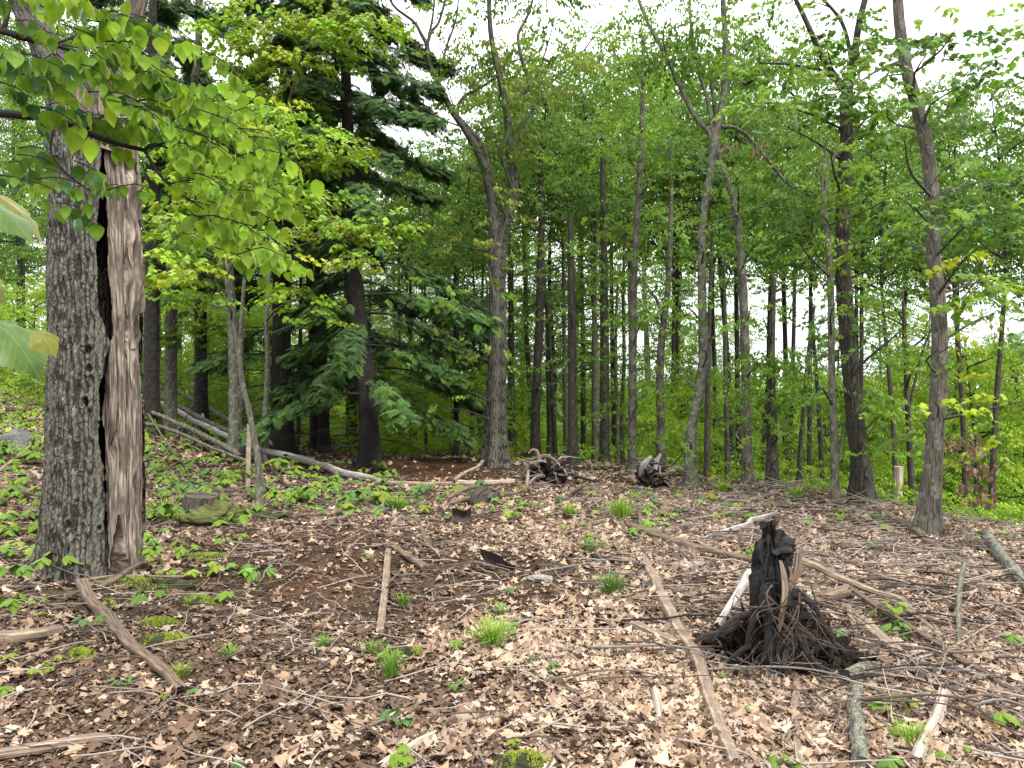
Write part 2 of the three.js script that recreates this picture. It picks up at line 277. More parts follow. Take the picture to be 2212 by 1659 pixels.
{
  const lists = deadShapes.map(() => []), big = [];
  const strew = (n, d0, d1, sz, behind = 0) => {
    for (let i = 0; i < n; i++) {
      const d = Math.sqrt(U(d0 * d0, d1 * d1)), half = .70 * d + .8, x = U(-half, half), z = -d;
      if (R() > litter(x, z)) continue;
      const s = .88 * (x - 2.8) + .475 * (d - 12.5); if (s > 1.5 && R() < .7) continue;
      const k = Math.floor(R() * lists.length), size = sz * U(.5, 1.45);
      const q = new THREE.Quaternion().setFromUnitVectors(UPV, slope(x, z)).multiply(euler(U(-.32, .32), U(0, 6.28), U(-.32, .32)));
      const e = { p: V(x, height(x, z) + U(.004, .03), z), q, s: size, c: dryColor(x, z) };
      const px = 1106 + x / d * FPX, py = 829.5 + (EYE - e.p.y) / d * FPX;
      if (d < 3.75 && px > 10 && px < 2200 && py < 1650) big.push([size / d, e, k]); else lists[k].push(e);
    }
  };
  strew(72000, 2.2, 5, .060); strew(76000, 5, 9, .066); strew(46000, 9, 19, .085);
  big.sort((a, b) => b[0] - a[0]);
  const dryMats = DRY.map(c => { const m = MAT.dry.clone(); m.color.setRGB(...c); return m; });
  big.forEach(([, e, k], i) => {
    if (i >= 300) { lists[k].push(e); return; }
    const m = shadows(new THREE.Mesh(deadShapes[k], pick(dryMats))); m.position.copy(e.p); m.quaternion.copy(e.q); m.scale.setScalar(e.s); m.name = i ? `fallen_leaf_${String(i).padStart(3, '0')}` : 'fallen_leaf'; groundMesh.add(m);
  });
  const o = new THREE.Group(); o.name = 'leaf_litter'; o.userData = { kind: 'stuff', label: 'loose carpet of curled tan dead leaves over the soil', category: 'leaf litter' }; scene.add(o);
  lists.forEach((l, i) => o.add(instanced('dead_leaves', deadShapes[i], MAT.dry, l)));
  // crumbs of bark, leaf and soil
  const bits = [[OUT.quad, .5], [[[0, 0], [.45, .2], [.4, .8], [.1, 1], [-.3, .7], [-.4, .2]], .2]].map(([p, f], i) => blade(p, 1, { fold: f, droop: .3, wave: .2, seed: 30 + i })), bl = bits.map(() => []);
  for (let i = 0; i < 130000; i++) {
    const d = R() < .6 ? Math.sqrt(U(5, 30)) : Math.sqrt(U(30, 200)), half = .7 * d + .5, x = U(-half, half), z = -d, L = litter(x, z); if (R() < L * .4) continue;
    const dark = R() < (x < -.2 ? .72 : .5), dk = U(.35, 1.1), c = dark ? [.10 * dk, .066 * dk, .043 * dk] : dryColor(x, z);
    bl[i % 2].push({ p: V(x, height(x, z) + U(.002, .014), z), q: new THREE.Quaternion().setFromUnitVectors(UPV, slope(x, z)).multiply(euler(U(-.5, .5), U(0, 6.28), U(-.5, .5))), s: U(.012, .042) * (d > 6 ? 1.4 : 1), c });
  }
  const b = new THREE.Group(); b.name = 'forest_debris'; b.userData = { kind: 'stuff', label: 'crumbled bits of bark, needles and leaf on the soil', category: 'debris' }; scene.add(b);
  bl.forEach((l, i) => b.add(instanced('crumbs', bits[i], MAT.dry, l)));
  // fine twigs
  const tw = [0, 1, 2].map(k => { const p = [V(0, 0, 0)]; for (let i = 1; i < 5; i++) p.push(V(U(-.06, .06), U(0, .05), -i * .25)); return tube(p, [.011, .009, .005], { sides: 5, step: .25, seed: 60 + k, rough: .15 }); }), tl = tw.map(() => []);
  for (let i = 0; i < 9000; i++) {
    const d = Math.sqrt(U(5, 150)), half = .7 * d + .5, x = U(-half, half), z = -d; if (x < .8 && R() < .55) continue;
    const c = R() < .4 ? [.21, .175, .15] : R() < .6 ? [.12, .09, .072] : [.05, .037, .031];
    tl[i % 3].push({ p: V(x, height(x, z) + U(.004, .035), z), q: new THREE.Quaternion().setFromUnitVectors(UPV, slope(x, z)).multiply(euler(U(-.12, .18), U(0, 6.28), 0)), s: U(.10, .5) * (x > 2 ? 1.3 : 1), c });
  }
  const t = new THREE.Group(); t.name = 'twig_litter'; t.userData = { kind: 'stuff', label: 'thin broken twigs lying all over the leaf litter', category: 'twigs' }; scene.add(t);
  for (let i = 0; i < 1300; i++) { const d = U(3.4, 9.5), x = U(1.3, .68 * d + .3), z = -d; if (x > .7 * d || fbm(x * .9, z * .9, 3, 0, 0, 49) < -.12) continue; const c = pick([[.15, .12, .098], [.11, .08, .062], [.20, .17, .145], [.06, .044, .035]]); tl[i % 3].push({ p: V(x, height(x, z) + U(.01, .07), z), q: euler(U(-.3, .45), U(0, 6.28), 0), s: U(.10, .36), c }); }
  const tm = new THREE.MeshStandardMaterial({ roughness: .95 }); tl.forEach((l, i) => t.add(instanced('twigs', tw[i], tm, l)));
}

// ---------------------------------------------------------------- the big half-dead oak
R = rng(77);
{
  const d = 6.5, b0 = W(200, 1240, d), base = V(b0.x, height(b0.x, b0.z) - .02, b0.z);
  const view = V(base.x, 0, base.z).normalize(), right = V(-view.z, 0, view.x), toCam = view.clone().negate();
  const k = d / FPX, cosv = -view.z;
  const oak = thing('dead_oak', 'huge old oak trunk, half furrowed grey bark and half bare split wood', 'tree', base);
  const row = (tab, py) => { for (let i = 0; i < tab.length - 1; i++) if (py >= tab[i][0] && py <= tab[i + 1][0]) { const t = (py - tab[i][0]) / (tab[i + 1][0] - tab[i][0]); return tab[i].slice(1).map((v, j) => lerp(v, tab[i + 1][j + 1], t * t * (3 - 2 * t))); } return (py < tab[0][0] ? tab[0] : tab[tab.length - 1]).slice(1); };
  const AX = [[225, 197, 78], [300, 200, 93], [450, 205, 101], [700, 208, 105], [1000, 206, 112], [1150, 202, 117], [1220, 200, 124], [1262, 199, 138]];
  const CR = [[225, 220, 3], [330, 222, 4], [420, 222, 6], [560, 222, 11], [680, 229, 14], [722, 237, 10], [748, 239, 1.5], [785, 229, 3], [850, 222, 8], [905, 220, 4], [935, 222, 8], [985, 224, 7], [1010, 226, 3], [1100, 229, 2.5], [1262, 233, 3]];
  const surf = (py, phi, r) => { const [cx] = row(AX, py), y = (1240 - py) * k; return V((cx - 200) * k / cosv * 0 + base.x, base.y, base.z).addScaledVector(right, (cx - 200) * k * cosv).add(V(0, y, 0)).addScaledVector(right, r * Math.sin(phi)).addScaledVector(toCam, r * Math.cos(phi)).sub(base); };
  const pitsB = [[190, 766, 9], [192, 803, 8], [184, 872, 9], [150, 1120, 8], [215, 1130, 5]];
  function half(bark) {
    const rows = bark ? 300 : 420, cols = bark ? 250 : 240, P = [], T = [], I = [];
    for (let i = 0; i <= rows; i++) {
      const py = lerp(1262, 225, i / rows), [cx, rp] = row(AX, py), [kx, kw] = row(CR, py), r0 = rp * k * cosv, y = (1240 - py) * k;
      const jag = 1.6 * noise2(py * .045, 3, 0, 0, 5) + 1.2 * noise2(py * .16, 8, 0, 0, 6);
      const edge = Math.asin(clamp((kx - cx + (bark ? -kw : kw) * 1.25 + jag * (bark ? 1 : -1.3)) / rp, -1, 1)), woodEnd = 1.75 + .12 * noise2(py * .02, 1, 0, 0, 7);
      const p0 = bark ? woodEnd - 2 * Math.PI : edge, p1 = bark ? edge : woodEnd;
      for (let j = -4; j <= cols + 4; j++) {
        const jj = clamp(j, 0, cols), phi = lerp(p0, p1, jj / cols), bx = phi * .43; let r;
        if (bark) {
          const w = .9 * fbm(bx * 5, y * 1.4, 4, 0, 0, 81), dp = .75 + .6 * noise2(bx * 3.1, y * 1.3, 0, 0, 87), n1 = Math.abs(noise2(bx * (17 + 2 * noise2(bx * .8, y * .5, 0, 0, 80)) + w * 2.4, y * 1.25 + w, 0, 0, 82)), n2 = Math.abs(noise2(bx * 17 + 7 + w, y * 5.5 + w * 2, 0, 0, 83));
          r = r0 - .030 * dp * (1 - sst(0, .45, n1)) - .007 * (1 - sst(0, .25, n2)) + .006 * noise2(bx * 55, y * 34, 0, 0, 84) + .004 * noise2(bx * 120, y * 80, 0, 0, 85) + .018 * noise2(bx * 2.6, y * .8, 0, 0, 86);
          if (py > 1120) r += .06 * sst(1120, 1262, py) * Math.cos(phi * 5 + 1);
          for (const [a, b, q] of pitsB) { const pa = Math.asin((a - cx) / rp), e = Math.hypot((phi - pa) * rp, (py - b) * .7) / q; if (e < 1.6) r -= .05 * (1 - sst(.4, 1, e)) - .012 * Math.exp(-((e - 1.15) ** 2) * 12); }
        } else {
          const w = .4 * fbm(bx * 4, y * 1.1, 3, 0, 0, 91), sh = .6 * noise2(bx * 6, 3, 0, 0, 90), f = fbm(bx * 26 + w * .8, y * .8 + sh, 3, 0, 0, 92), cr = Math.abs(noise2(bx * 11 + w * 1.2, y * .6 + .4 * w + sh * .4, 0, 0, 93));
          r = r0 - .035 + .015 * f + .010 * fbm(bx * 75, y * 2.2 + sh, 2, 0, 0, 100) - .085 * (1 - sst(0, .13, cr)) * sst(-.3, .2, noise2(bx * 4, y * 1.6, 0, 0, 94)) - .03 * sst(.2, .32, fbm(bx * 9, y * .9, 3, 0, 0, 99)) + .006 * noise2(bx * 90, y * 7, 0, 0, 95) + .02 * noise2(bx * 3.2, y * .8, 0, 0, 96);
          const px = cx + rp * Math.sin(phi);
          { const q = Math.abs(px - 281 - 3 * noise2(py * .02, 5, 0, 0, 101) - noise2(py * .11, 2, 0, 0, 102)); r -= .11 * (1 - sst(.8, 2.6, q)) * sst(345, 380, py) * (1 - sst(740, 790, py)); if (px > 282) r += .022 * noise2(bx * 24, y * 6, 0, 0, 103) * (1 - sst(760, 830, py)); }
          { const q = Math.abs(px - 262 - 5 * noise2(py * .014, 7, 0, 0, 104)); r -= .06 * (1 - sst(.5, 2, q)) * sst(820, 860, py) * (1 - sst(1010, 1060, py)); }
          if (py > 1110) { const q = Math.abs(px - 258) / (2 + (py - 1110) * .17); r -= .26 * (1 - sst(.7, 1.15, q + .15 * noise2(py * .1, px * .1))); }
          if (px > 283 && py < 760) r += .035 * sst(283, 296, px + 8 * noise2(py * .02, 9)) * (noise2(bx * 8, y * 2.5, 0, 0, 97) > -.35 ? 1 : 0);   // strips of old bark left on the edge
        }
        const over = j < 0 ? -j : j > cols ? j - cols : 0;
        const p = surf(py, phi, Math.max(.05, r)).addScaledVector(toCam, -over * .11); P.push(p.x, p.y, p.z); T.push((bx + (j < 0 ? -1 : 1) * over * .085) / .5, y / .5);
      }
    }
    const n = cols + 9; for (let i = 0; i < rows; i++) for (let j = 0; j < n - 1; j++) { const a = i * n + j; I.push(a, a + 1, a + n + 1, a, a + n + 1, a + n); }
    const g = new THREE.BufferGeometry(); g.setAttribute('position', new THREE.Float32BufferAttribute(P, 3)); g.setAttribute('uv', new THREE.Float32BufferAttribute(T, 2)); g.setIndex(I); g.computeVertexNormals(); return g;
  }
  part(oak, 'bark', half(true), MAT.oak).userData.label = 'deeply furrowed grey bark with greenish lichen';
  part(oak, 'bare_wood', half(false), MAT.wood).userData.label = 'weathered tan barkless wood split by long cracks';
  const core = []; for (let i = 0; i <= 4; i++) { const py = lerp(318, 224, i / 4); core.push(surf(py, 0, 0).add(base)); }
  wpart(oak, 'heartwood', tube(core, [84, 84, 82, 78].map(v => v * k * cosv), { sides: 20, step: .03, rough: .05 }), MAT.brownStick);
  const L = (pts, w, mat, seed, disp) => wpart(oak, 'limb', tube(pts.map(([x, y, o = 0]) => W(x, y, d + o)), w.map(v => v * k * .9), { sides: 28, step: .03, rough: .07, seed, disp }), mat);
  const furrow = (th, l) => -.016 * (1 - sst(0, .35, Math.abs(noise2(Math.cos(th) * 3, Math.sin(th) * 3 + l * 1.8, 0, 0, 88)))) + .004 * noise2(th * 14, l * 30, 0, 0, 89);
  L([[195, 350], [172, 250], [122, 140], [70, 40], [10, -70]], [92, 72, 42, 34, 28], MAT.oak, 5, furrow);
  L([[218, 330], [245, 220], [266, 110], [292, 20], [316, -60]], [86, 46, 27, 22, 20], MAT.wood, 6, (th, l) => .008 * noise2(th * 6, l * 2, 0, 0, 98));
  L([[200, 20, .2], [232, 55, .1], [262, 78], [288, 100]], [8, 9, 9, 10], MAT.brown, 7);
}

// ---------------------------------------------------------------- foliage
R = rng(501);
function sprayOf(outline, n, len, size, { tilt = .5, seed = 1, bl = {}, hang = 0, spread = .5 } = {}) {   // a twig's leaves, twig along -z
  const r0 = R; R = rng(seed); const parts = [];
  for (let i = 0; i < n; i++) {
    const t = (i + .5) / n, side = i % 2 ? 1 : -1, s = size * U(.75, 1.2), a = side * U(.5, 1.35) * (t > .9 ? .3 : 1);
    parts.push(place(blade(outline, 1, { fold: U(.15, .4), droop: U(.1, .45), seed: seed + i, ...bl }), euler(-hang - U(-.1, tilt), a + U(-.2, .2), U(-tilt, tilt)), V(side * spread * size * U(0, .5), U(-.04, .05) - t * t * len * .18, -t * len), s));
  }
  const g = mergeGeometries(parts); R = r0; return g;
}
const SPRAY = {
  maple: [0, 1, 2].map(i => sprayOf(OUT.maple, 13, .42, .076, { seed: 10 + i, tilt: .6, hang: .25 })),
  mid: [0, 1, 2].map(i => sprayOf(OUT.simple, 20, .55, .066, { seed: 20 + i, tilt: .8, hang: .3, spread: 1.2 })),
  oak: [0, 1].map(i => sprayOf(OUT.simple, 18, .36, .085, { seed: 30 + i, tilt: 1.0, hang: .5, spread: 1.4 })),
  far: [0, 1, 2].map(i => sprayOf(OUT.quad, 20, .85, .098, { seed: 40 + i, tilt: .8, hang: .3, spread: 2.2 })),
};
function frondGeo(seed, n, len) {                   // a flat hemlock spray of needled side shoots
  const r0 = R; R = rng(seed); const P = [], I = [], T = [];
  const strip = (a, b, w, sag) => { const o = P.length / 3, m = a.clone().lerp(b, .55); m.y += sag; const dir = b.clone().sub(a), sd = V(-dir.z, 0, dir.x).normalize().multiplyScalar(w); for (const [p, k] of [[a, .7], [m, 1], [b, .12]]) { P.push(p.x - sd.x * k, p.y, p.z - sd.z * k, p.x, p.y + w * .35, p.z, p.x + sd.x * k, p.y, p.z + sd.z * k); T.push(0, 0, .5, 0, 1, 0); } for (let i = 0; i < 2; i++) for (let j = 0; j < 2; j++) { const q = o + i * 3 + j; I.push(q, q + 1, q + 4, q, q + 4, q + 3); } };
  const ax = t => V(0, -.28 * len * t * t, -len * t);
  for (let i = 0; i < n; i++) {
    const t = (i + .6) / n, p = ax(t), l = len * .42 * (1 - t) ** .7 * U(.7, 1.15) + .03;
    for (const s of [-1, 1]) { const a = U(.75, 1.05), e = p.clone().add(V(s * Math.sin(a) * l, -U(.1, .34) * l, -Math.cos(a) * l)); strip(p, e, .0062, .006); if (l > .07) { const m = p.clone().lerp(e, .45); strip(m, m.clone().add(V(s * l * .22, -.02, -l * .36)), .0058, .004); strip(m, m.clone().add(V(s * l * .42, -.03, -l * .02)), .0058, .004); } }
  }
  strip(ax(.7), ax(1.08), .012, 0);
  const g = new THREE.BufferGeometry(); g.setAttribute('position', new THREE.Float32BufferAttribute(P, 3)); g.setAttribute('uv', new THREE.Float32BufferAttribute(T, 2)); g.setIndex(I); g.computeVertexNormals(); R = r0; return g;
}
const FROND = [frondGeo(1, 9, .20), frondGeo(2, 7, .16), frondGeo(3, 10, .24)];
const HUE = {                                       // leaf colours, linear
  bright: [.215, .340, .018], fresh: [.160, .275, .020], mid: [.112, .205, .020], deep: [.074, .145, .020], olive: [.160, .215, .026], yellow: [.275, .345, .018], blue: [.085, .185, .045], hemlock: [.046, .096, .024], hemlockLight: [.085, .165, .030], brown: [.16, .085, .05],
};
const tint = (h, v = .25) => { const c = HUE[h], k = U(1 - v, 1 + v), y = U(.85, 1.12); return [c[0] * k * y, c[1] * k, c[2] * k * U(.8, 1.3)]; };
// sprays filling an uneven cloud of a crown: c centre, rx ry rz radii in metres
function fillCloud(out, c, rx, ry, rz, n, kind, hue, { flat = .35, size = 1, layer = 0 } = {}) {
  const G = SPRAY[kind];
  for (let i = 0; i < n; i++) {
    const a = U(0, 6.283), u = U(-1, 1), r = Math.cbrt(U(.05, 1)), s = Math.sqrt(1 - u * u);
    let y = u * r * ry; if (layer) y = Math.round(y / layer) * layer + U(-.05, .05);
    const p = V(c.x + Math.cos(a) * s * r * rx, c.y + y - .12 * r * r * ry, c.z + Math.sin(a) * s * r * rz);
    out.push({ k: Math.floor(R() * G.length), kind, p, q: euler(U(-flat, flat * .6), -a - Math.PI / 2 + U(-.7, .7), U(-flat, flat)), s: U(.8, 1.2) * size, c: tint(hue) });
  }
}
function hangCrown(tree, list, name = 'crown') {
  const by = {}; for (const e of list) (by[e.kind + e.k] ||= []).push(e);
  for (const k in by) winstanced(tree, name, SPRAY[by[k][0].kind][by[k][0].k], MAT.leaf, by[k]);
}
const leafArea = { maple: .0028 * 13, mid: .00157 * 20, oak: .0026 * 18, far: .0029 * 20 };
const countFor = (rxpx, rypx, d, kind, od, size = 1) => Math.max(2, Math.round(od * Math.PI * rxpx * rypx * (d / FPX) ** 2 / (leafArea[kind] * size * size * .6)));

// ---------------------------------------------------------------- trees that can be told apart
const TREES = [];
function trunkedTree({ name = 'tree', label, cat = 'tree', d, path, w, mat = MAT.grey, limbs = [], sides = 12, flare = .22, lobes = 3, kind = 'mid', hue = 'mid', rough = .07, group, take = 1 }) {
  const [bx, by] = path[0], b = W(bx, by, d), base = V(b.x, height(b.x, b.z) - .06, b.z);
  const t = thing(name, label, cat, base, group), k = d / FPX;
  const pts = [base.clone(), ...path.slice(1).map(([x, y, o = 0]) => W(x, y, d + o))], rad = w.map(v => v * k / 2);
  wpart(t, 'trunk', tube(pts, rad, { sides, step: .10, rough, seed: TREES.length + 3, flare, lobes, texW: .45 }), mat);
  const skel = []; const cv = curveOf(pts); for (let i = 0; i <= 40; i++) skel.push([cv.getPoint(i / 40), at(rad, i / 40)]);
  for (const [lp, lw, lm] of limbs) {
    const q = lp.map(([x, y, o = 0]) => W(x, y, d + o)), lr = lw.map(v => v * k / 2);
    wpart(t, 'limb', tube(q, lr, { sides: 8, step: .10, rough: .1, seed: skel.length }), lm || mat);
    const c2 = curveOf(q); for (let i = 0; i <= 14; i++) skel.push([c2.getPoint(i / 14), at(lr, i / 14)]);
  }
  const T = { t, d, skel, leaves: [], mat, kind, hue, take, path }; TREES.push(T); return T;
}
function bough(T, c, thick = .012) {                // a limb from the nearest wood to a cloud of leaves
  let best = null, bd = 1e9;
  for (const [p, r] of T.skel) { const dd = p.distanceTo(c) + Math.max(0, p.y - c.y + .25) * 1.5; if (dd < bd) { bd = dd; best = [p, r]; } }
  if (!best || bd < .35 || bd > 4.5) return;
  const [p, r] = best, m = p.clone().lerp(c, .5).add(V(U(-.15, .15), U(.02, .22) * bd * .3, U(-.15, .15))), r0 = Math.min(r * .55, thick + .006 * bd);
  wpart(T.t, 'branch', tube([p, m, c], [r0, r0 * .7, r0 * .3], { sides: 5, step: .18, rough: .12, seed: Math.floor(U(1, 99)) }), T.mat);
  for (let i = 1; i < 6; i++) skel_push(T, p.clone().lerp(c, i / 6), r0 * .6);
}
const skel_push = (T, p, r) => T.skel.push([p, r]);
function cloud(T, px, py, rx, ry, od, { hue, kind, dz = 0, limb = true, size = 1, layer = 0, flat } = {}) {
  const d = T.d + dz, k = d / FPX, c = W(px, py, d); kind ||= T.kind;
  if (limb) bough(T, c);
  fillCloud(T.leaves, c, rx * k, ry * k, rx * k * .8, countFor(rx, ry, d, kind, od, size), kind, hue || T.hue, { size, layer, ...(flat ? { flat } : {}) });
}

// the forked oak in the middle
const OAK = trunkedTree({ name: 'oak_tree', label: 'tall forked oak with ridged grey bark, alone at the clearing edge', d: 15, mat: MAT.oak, sides: 28, flare: .5, lobes: 5, kind: 'oak', hue: 'olive',
  path: [[1071, 1006], [1072, 900], [1074, 760], [1074, 620], [1078, 540], [1092, 480], [1108, 410], [1103, 330], [1095, 240], [1080, 165], [1063, 90], [1057, 30], [1058, -60]], w: [44, 41, 37, 35, 35, 26, 22, 20, 17, 15, 12, 10, 9],
  limbs: [[[[1072, 580], [1068, 480], [1057, 400], [1037, 333], [1004, 277], [977, 240], [950, 187], [930, 143], [922, 93]], [32, 26, 22, 20, 17, 15, 13, 11, 10]],
    [[[922, 95], [908, 70], [895, 48], [850, 12], [838, -20]], [9, 8, 7, 6, 5]], [[[923, 95], [932, 68], [946, 52], [964, -10]], [8, 7, 6, 5]], [[[926, 78], [934, 40], [940, -10]], [6, 5, 4]],
    [[[988, 255], [990, 230], [1003, 208], [1032, 192], [1055, 178], [1076, 160]], [8, 8, 7, 7, 6, 5]], [[[1062, 400], [1046, 320], [1020, 285], [990, 252]], [14, 12, 10, 8]],
    [[[1097, 232], [1108, 214], [1137, 197], [1140, 173], [1127, 127], [1119, 77], [1140, 33], [1156, -20]], [12, 11, 9, 8, 7, 7, 6, 5]],
    [[[1104, 330, .4], [1120, 290, .6], [1160, 220, .8], [1197, 173, 1], [1237, 140, 1], [1282, 80, 1]], [8, 7, 6, 5, 4, 3]], [[[1110, 420, -.2], [1090, 360, -.4], [1072, 310, -.6]], [7, 5, 3]], [[[1140, 200], [1160, 160], [1185, 90], [1200, 30]], [5, 4, 3, 2]],
    [[[945, 180], [962, 110], [985, 40], [992, -20]], [6, 5, 4, 3]], [[[930, 145], [905, 132], [885, 120]], [5, 4, 3]], [[[1068, 640, -.3], [1054, 580, -.4], [1050, 570, -.4]], [10, 7, 3]]] });
// [name, label, depth, bark, base px, path, widths, extra]
const T1 = (name, label, d, mat, path, w, extra = {}) => trunkedTree({ name, label, d, mat, path, w, ...extra });
T1('pine_tree', 'slim pine with bare dead side branches just beside the forked oak', 17, MAT.brown, [[1155, 985], [1158, 860], [1165, 700], [1168, 560], [1170, 440], [1168, 370], [1165, 260]], [22, 20, 18, 16, 13, 10, 6], { hue: 'deep', limbs: [[[1169, 445], [1200, 425], [1235, 412]], [[1169, 450], [1140, 425], [1122, 412]], [[1170, 400], [1185, 372], [1192, 350]], [[1169, 480], [1210, 460], [1248, 455]], [[1168, 500], [1130, 490], [1100, 498]], [[1170, 388], [1155, 370], [1130, 372]], [[1168, 470], [1215, 440], [1262, 425]], [[1167, 700], [1185, 690], [1200, 700]]].map(p => [p, [5, 3.5, 2]]) });
T1('pine_tree', 'thin brown trunk close behind the forked oak', 20, MAT.brown, [[1106, 985], [1105, 850], [1104, 700], [1104, 560]], [17, 15, 13, 10], { hue: 'deep' });
T1('hemlock_tree', 'dark thin trunk between the forked oak and the tangled root mound', 18, MAT.brown, [[1190, 990], [1189, 900], [1186, 790], [1184, 640]], [18, 16, 14, 10], { hue: 'deep' });
T1('hemlock_tree', 'dark trunk rising right behind the tangled root mound', 15.2, MAT.brown, [[1238, 1018], [1237, 900], [1236, 760], [1234, 600], [1232, 470]], [24, 21, 19, 16, 11], { hue: 'mid', limbs: [[[[1237, 800], [1262, 790], [1285, 792]], [4, 3, 2]]] });
T1('maple_tree', 'straight dark trunk in deep shade, in the middle of the stand', 16, MAT.brown, [[1306, 1020], [1306, 900], [1306, 760], [1305, 620], [1304, 460], [1300, 300]], [22, 21, 20, 17, 14, 10], { hue: 'mid' });
T1('maple_tree', 'pale grey speckled trunk next to two thin poles in the stand', 14.8, MAT.grey, [[1367, 1010], [1366, 900], [1367, 760], [1368, 620], [1376, 480], [1384, 340], [1388, 220], [1390, 80]], [21, 19, 18, 17, 14, 12, 10, 8], { hue: 'fresh' });
T1('young_tree', 'thin dark pole standing in front of the bright leaves, slightly bent', 16, MAT.brown, [[1346, 1012], [1343, 900], [1348, 780], [1346, 640], [1350, 500]], [10, 9, 8, 7, 5], { hue: 'mid' });
T1('young_tree', 'thin dark pole hard against the straight dark trunk', 17, MAT.brown, [[1333, 1010], [1332, 880], [1330, 760], [1334, 600]], [9, 8, 7, 5], { hue: 'mid' });
T1('maple_tree', 'grey trunk with a crooked side limb above the grey upturned roots', 15, MAT.grey, [[1430, 1005], [1427, 880], [1426, 790], [1433, 700], [1441, 640], [1446, 560], [1450, 420], [1446, 280]], [20, 18, 17, 15, 13, 12, 9, 6], { hue: 'mid', limbs: [[[[1433, 690], [1420, 650], [1404, 628], [1392, 610]], [8, 7, 5, 3]], [[[1444, 600], [1460, 580], [1480, 560]], [6, 4, 3]]] });
T1('maple_tree', 'tall pale grey tree leaning gently, forking into a long side limb high up', 12.4, MAT.lichen, [[1493, 1046], [1495, 920], [1510, 853], [1520, 770], [1517, 653], [1516, 553], [1519, 467], [1534, 383], [1544, 300], [1564, 200], [1568, 100], [1563, 20], [1560, -60]], [27, 22, 21, 20, 18, 17, 16, 17, 17, 15, 13, 12, 11], { hue: 'mid', sides: 16, kind: 'mid',
  limbs: [[[[1546, 325], [1530, 285], [1505, 258], [1475, 200], [1437, 117], [1400, 50], [1372, -20]], [13, 11, 10, 10, 9, 8, 7]], [[[1540, 300], [1532, 233], [1510, 150], [1494, 67], [1488, -20]], [9, 8, 7, 6, 5]], [[[1558, 275], [1585, 275], [1610, 290], [1650, 335], [1690, 385], [1712, 405]], [9, 8, 8, 7, 6, 4]]] });
T1('maple_tree', 'dark trunk tucked behind the leaning pale grey tree', 14.2, MAT.brown, [[1527, 1024], [1528, 900], [1530, 780], [1534, 640], [1540, 480]], [13, 12, 11, 9, 7], { hue: 'deep' });
T1('young_tree', 'thin dark stem rising over the brow beside the dead twigs', 14.2, MAT.brown, [[1573, 1036], [1570, 930], [1567, 800], [1566, 690], [1564, 560]], [13, 11, 10, 9, 6], { hue: 'mid' });
T1('maple_tree', 'brownish grey tree curving over towards the leaning pale tree at its top', 13, MAT.grey, [[1615, 1042], [1613, 930], [1611, 820], [1608, 700], [1600, 560], [1588, 450], [1566, 375], [1552, 335], [1545, 250], [1530, 120]], [24, 22, 21, 20, 18, 15, 13, 11, 9, 6], { hue: 'mid', sides: 14 });
T1('maple_tree', 'dark mottled trunk half hidden by low green leaves on the brow', 12.2, MAT.brown, [[1668, 1062], [1668, 960], [1666, 860], [1667, 740], [1672, 600]], [27, 24, 20, 15, 10], { hue: 'mid' });
T1('young_tree', 'leaning thin pole beyond the brow with a kink halfway up', 12.5, MAT.brown, [[1726, 1052], [1730, 960], [1738, 870], [1745, 770], [1760, 660]], [13, 11, 9, 7, 5], { hue: 'mid' });
T1('maple_tree', 'slender tree with pale blotched bark in front of the thick dark trunk', 10.4, MAT.lichen, [[1805, 1088], [1803, 1000], [1800, 900], [1797, 800], [1795, 650], [1792, 553], [1784, 470], [1782, 430], [1795, 350], [1828, 310], [1875, 250]], [18, 15, 15, 14, 14, 13, 12, 11, 9, 7, 4], { hue: 'fresh', limbs: [[[[1806, 1010], [1818, 960], [1822, 920]], [9, 7, 5]], [[[1783, 470], [1776, 380], [1786, 300]], [8, 6, 4]]] });
T1('maple_tree', 'thick dark trunk leaning over the brow, topped by a leafy fork', 10.6, MAT.brown, [[1868, 1085], [1858, 990], [1850, 920], [1838, 820], [1829, 700], [1820, 560], [1822, 433], [1828, 300], [1831, 190], [1845, 130], [1854, 60], [1876, -30]], [44, 38, 36, 33, 33, 31, 29, 27, 25, 17, 14, 12], { hue: 'fresh', sides: 20, flare: .35, kind: 'maple',
  limbs: [[[[1831, 200], [1808, 173], [1775, 123], [1748, 60], [1715, -10]], [19, 16, 13, 11, 9]], [[[1808, 178], [1775, 152], [1740, 145], [1700, 138], [1642, 137]], [9, 7, 6, 5, 3]], [[[1842, 140], [1818, 47], [1760, -20]], [10, 8, 6]], [[[1836, 820, -.3], [1858, 790, -.4], [1892, 760, -.5], [1942, 718, -.6]], [7, 6, 5, 3]], [[[1838, 600], [1862, 590], [1890, 572]], [6, 4, 2]]] });
T1('maple_tree', 'big grey tree with smooth banded bark leaning inward, nearest on the brow', 8.6, MAT.grey, [[2005, 1140], [2015, 1020], [2024, 900], [2030, 780], [2027, 650], [2017, 553], [2015, 433], [2002, 317], [1982, 233], [1959, 150], [1944, 60], [1936, -60]], [46, 36, 34, 33, 30, 28, 27, 26, 25, 24, 22, 20], { hue: 'mid', sides: 22, flare: .3, kind: 'maple', limbs: [[[[1962, 170], [1940, 138], [1900, 150], [1860, 175], [1800, 205]], [9, 8, 6, 4, 3]]] });
T1('young_tree', 'thin bare pole close beside the big grey leaning tree', 10.8, MAT.brown, [[1972, 1100], [1967, 1000], [1960, 860], [1955, 740], [1951, 650]], [15, 13, 11, 9, 6], { hue: 'fresh', limbs: [[[[1964, 880], [1995, 753], [2025, 686], [2102, 586]], [6, 5, 4, 3]]] });
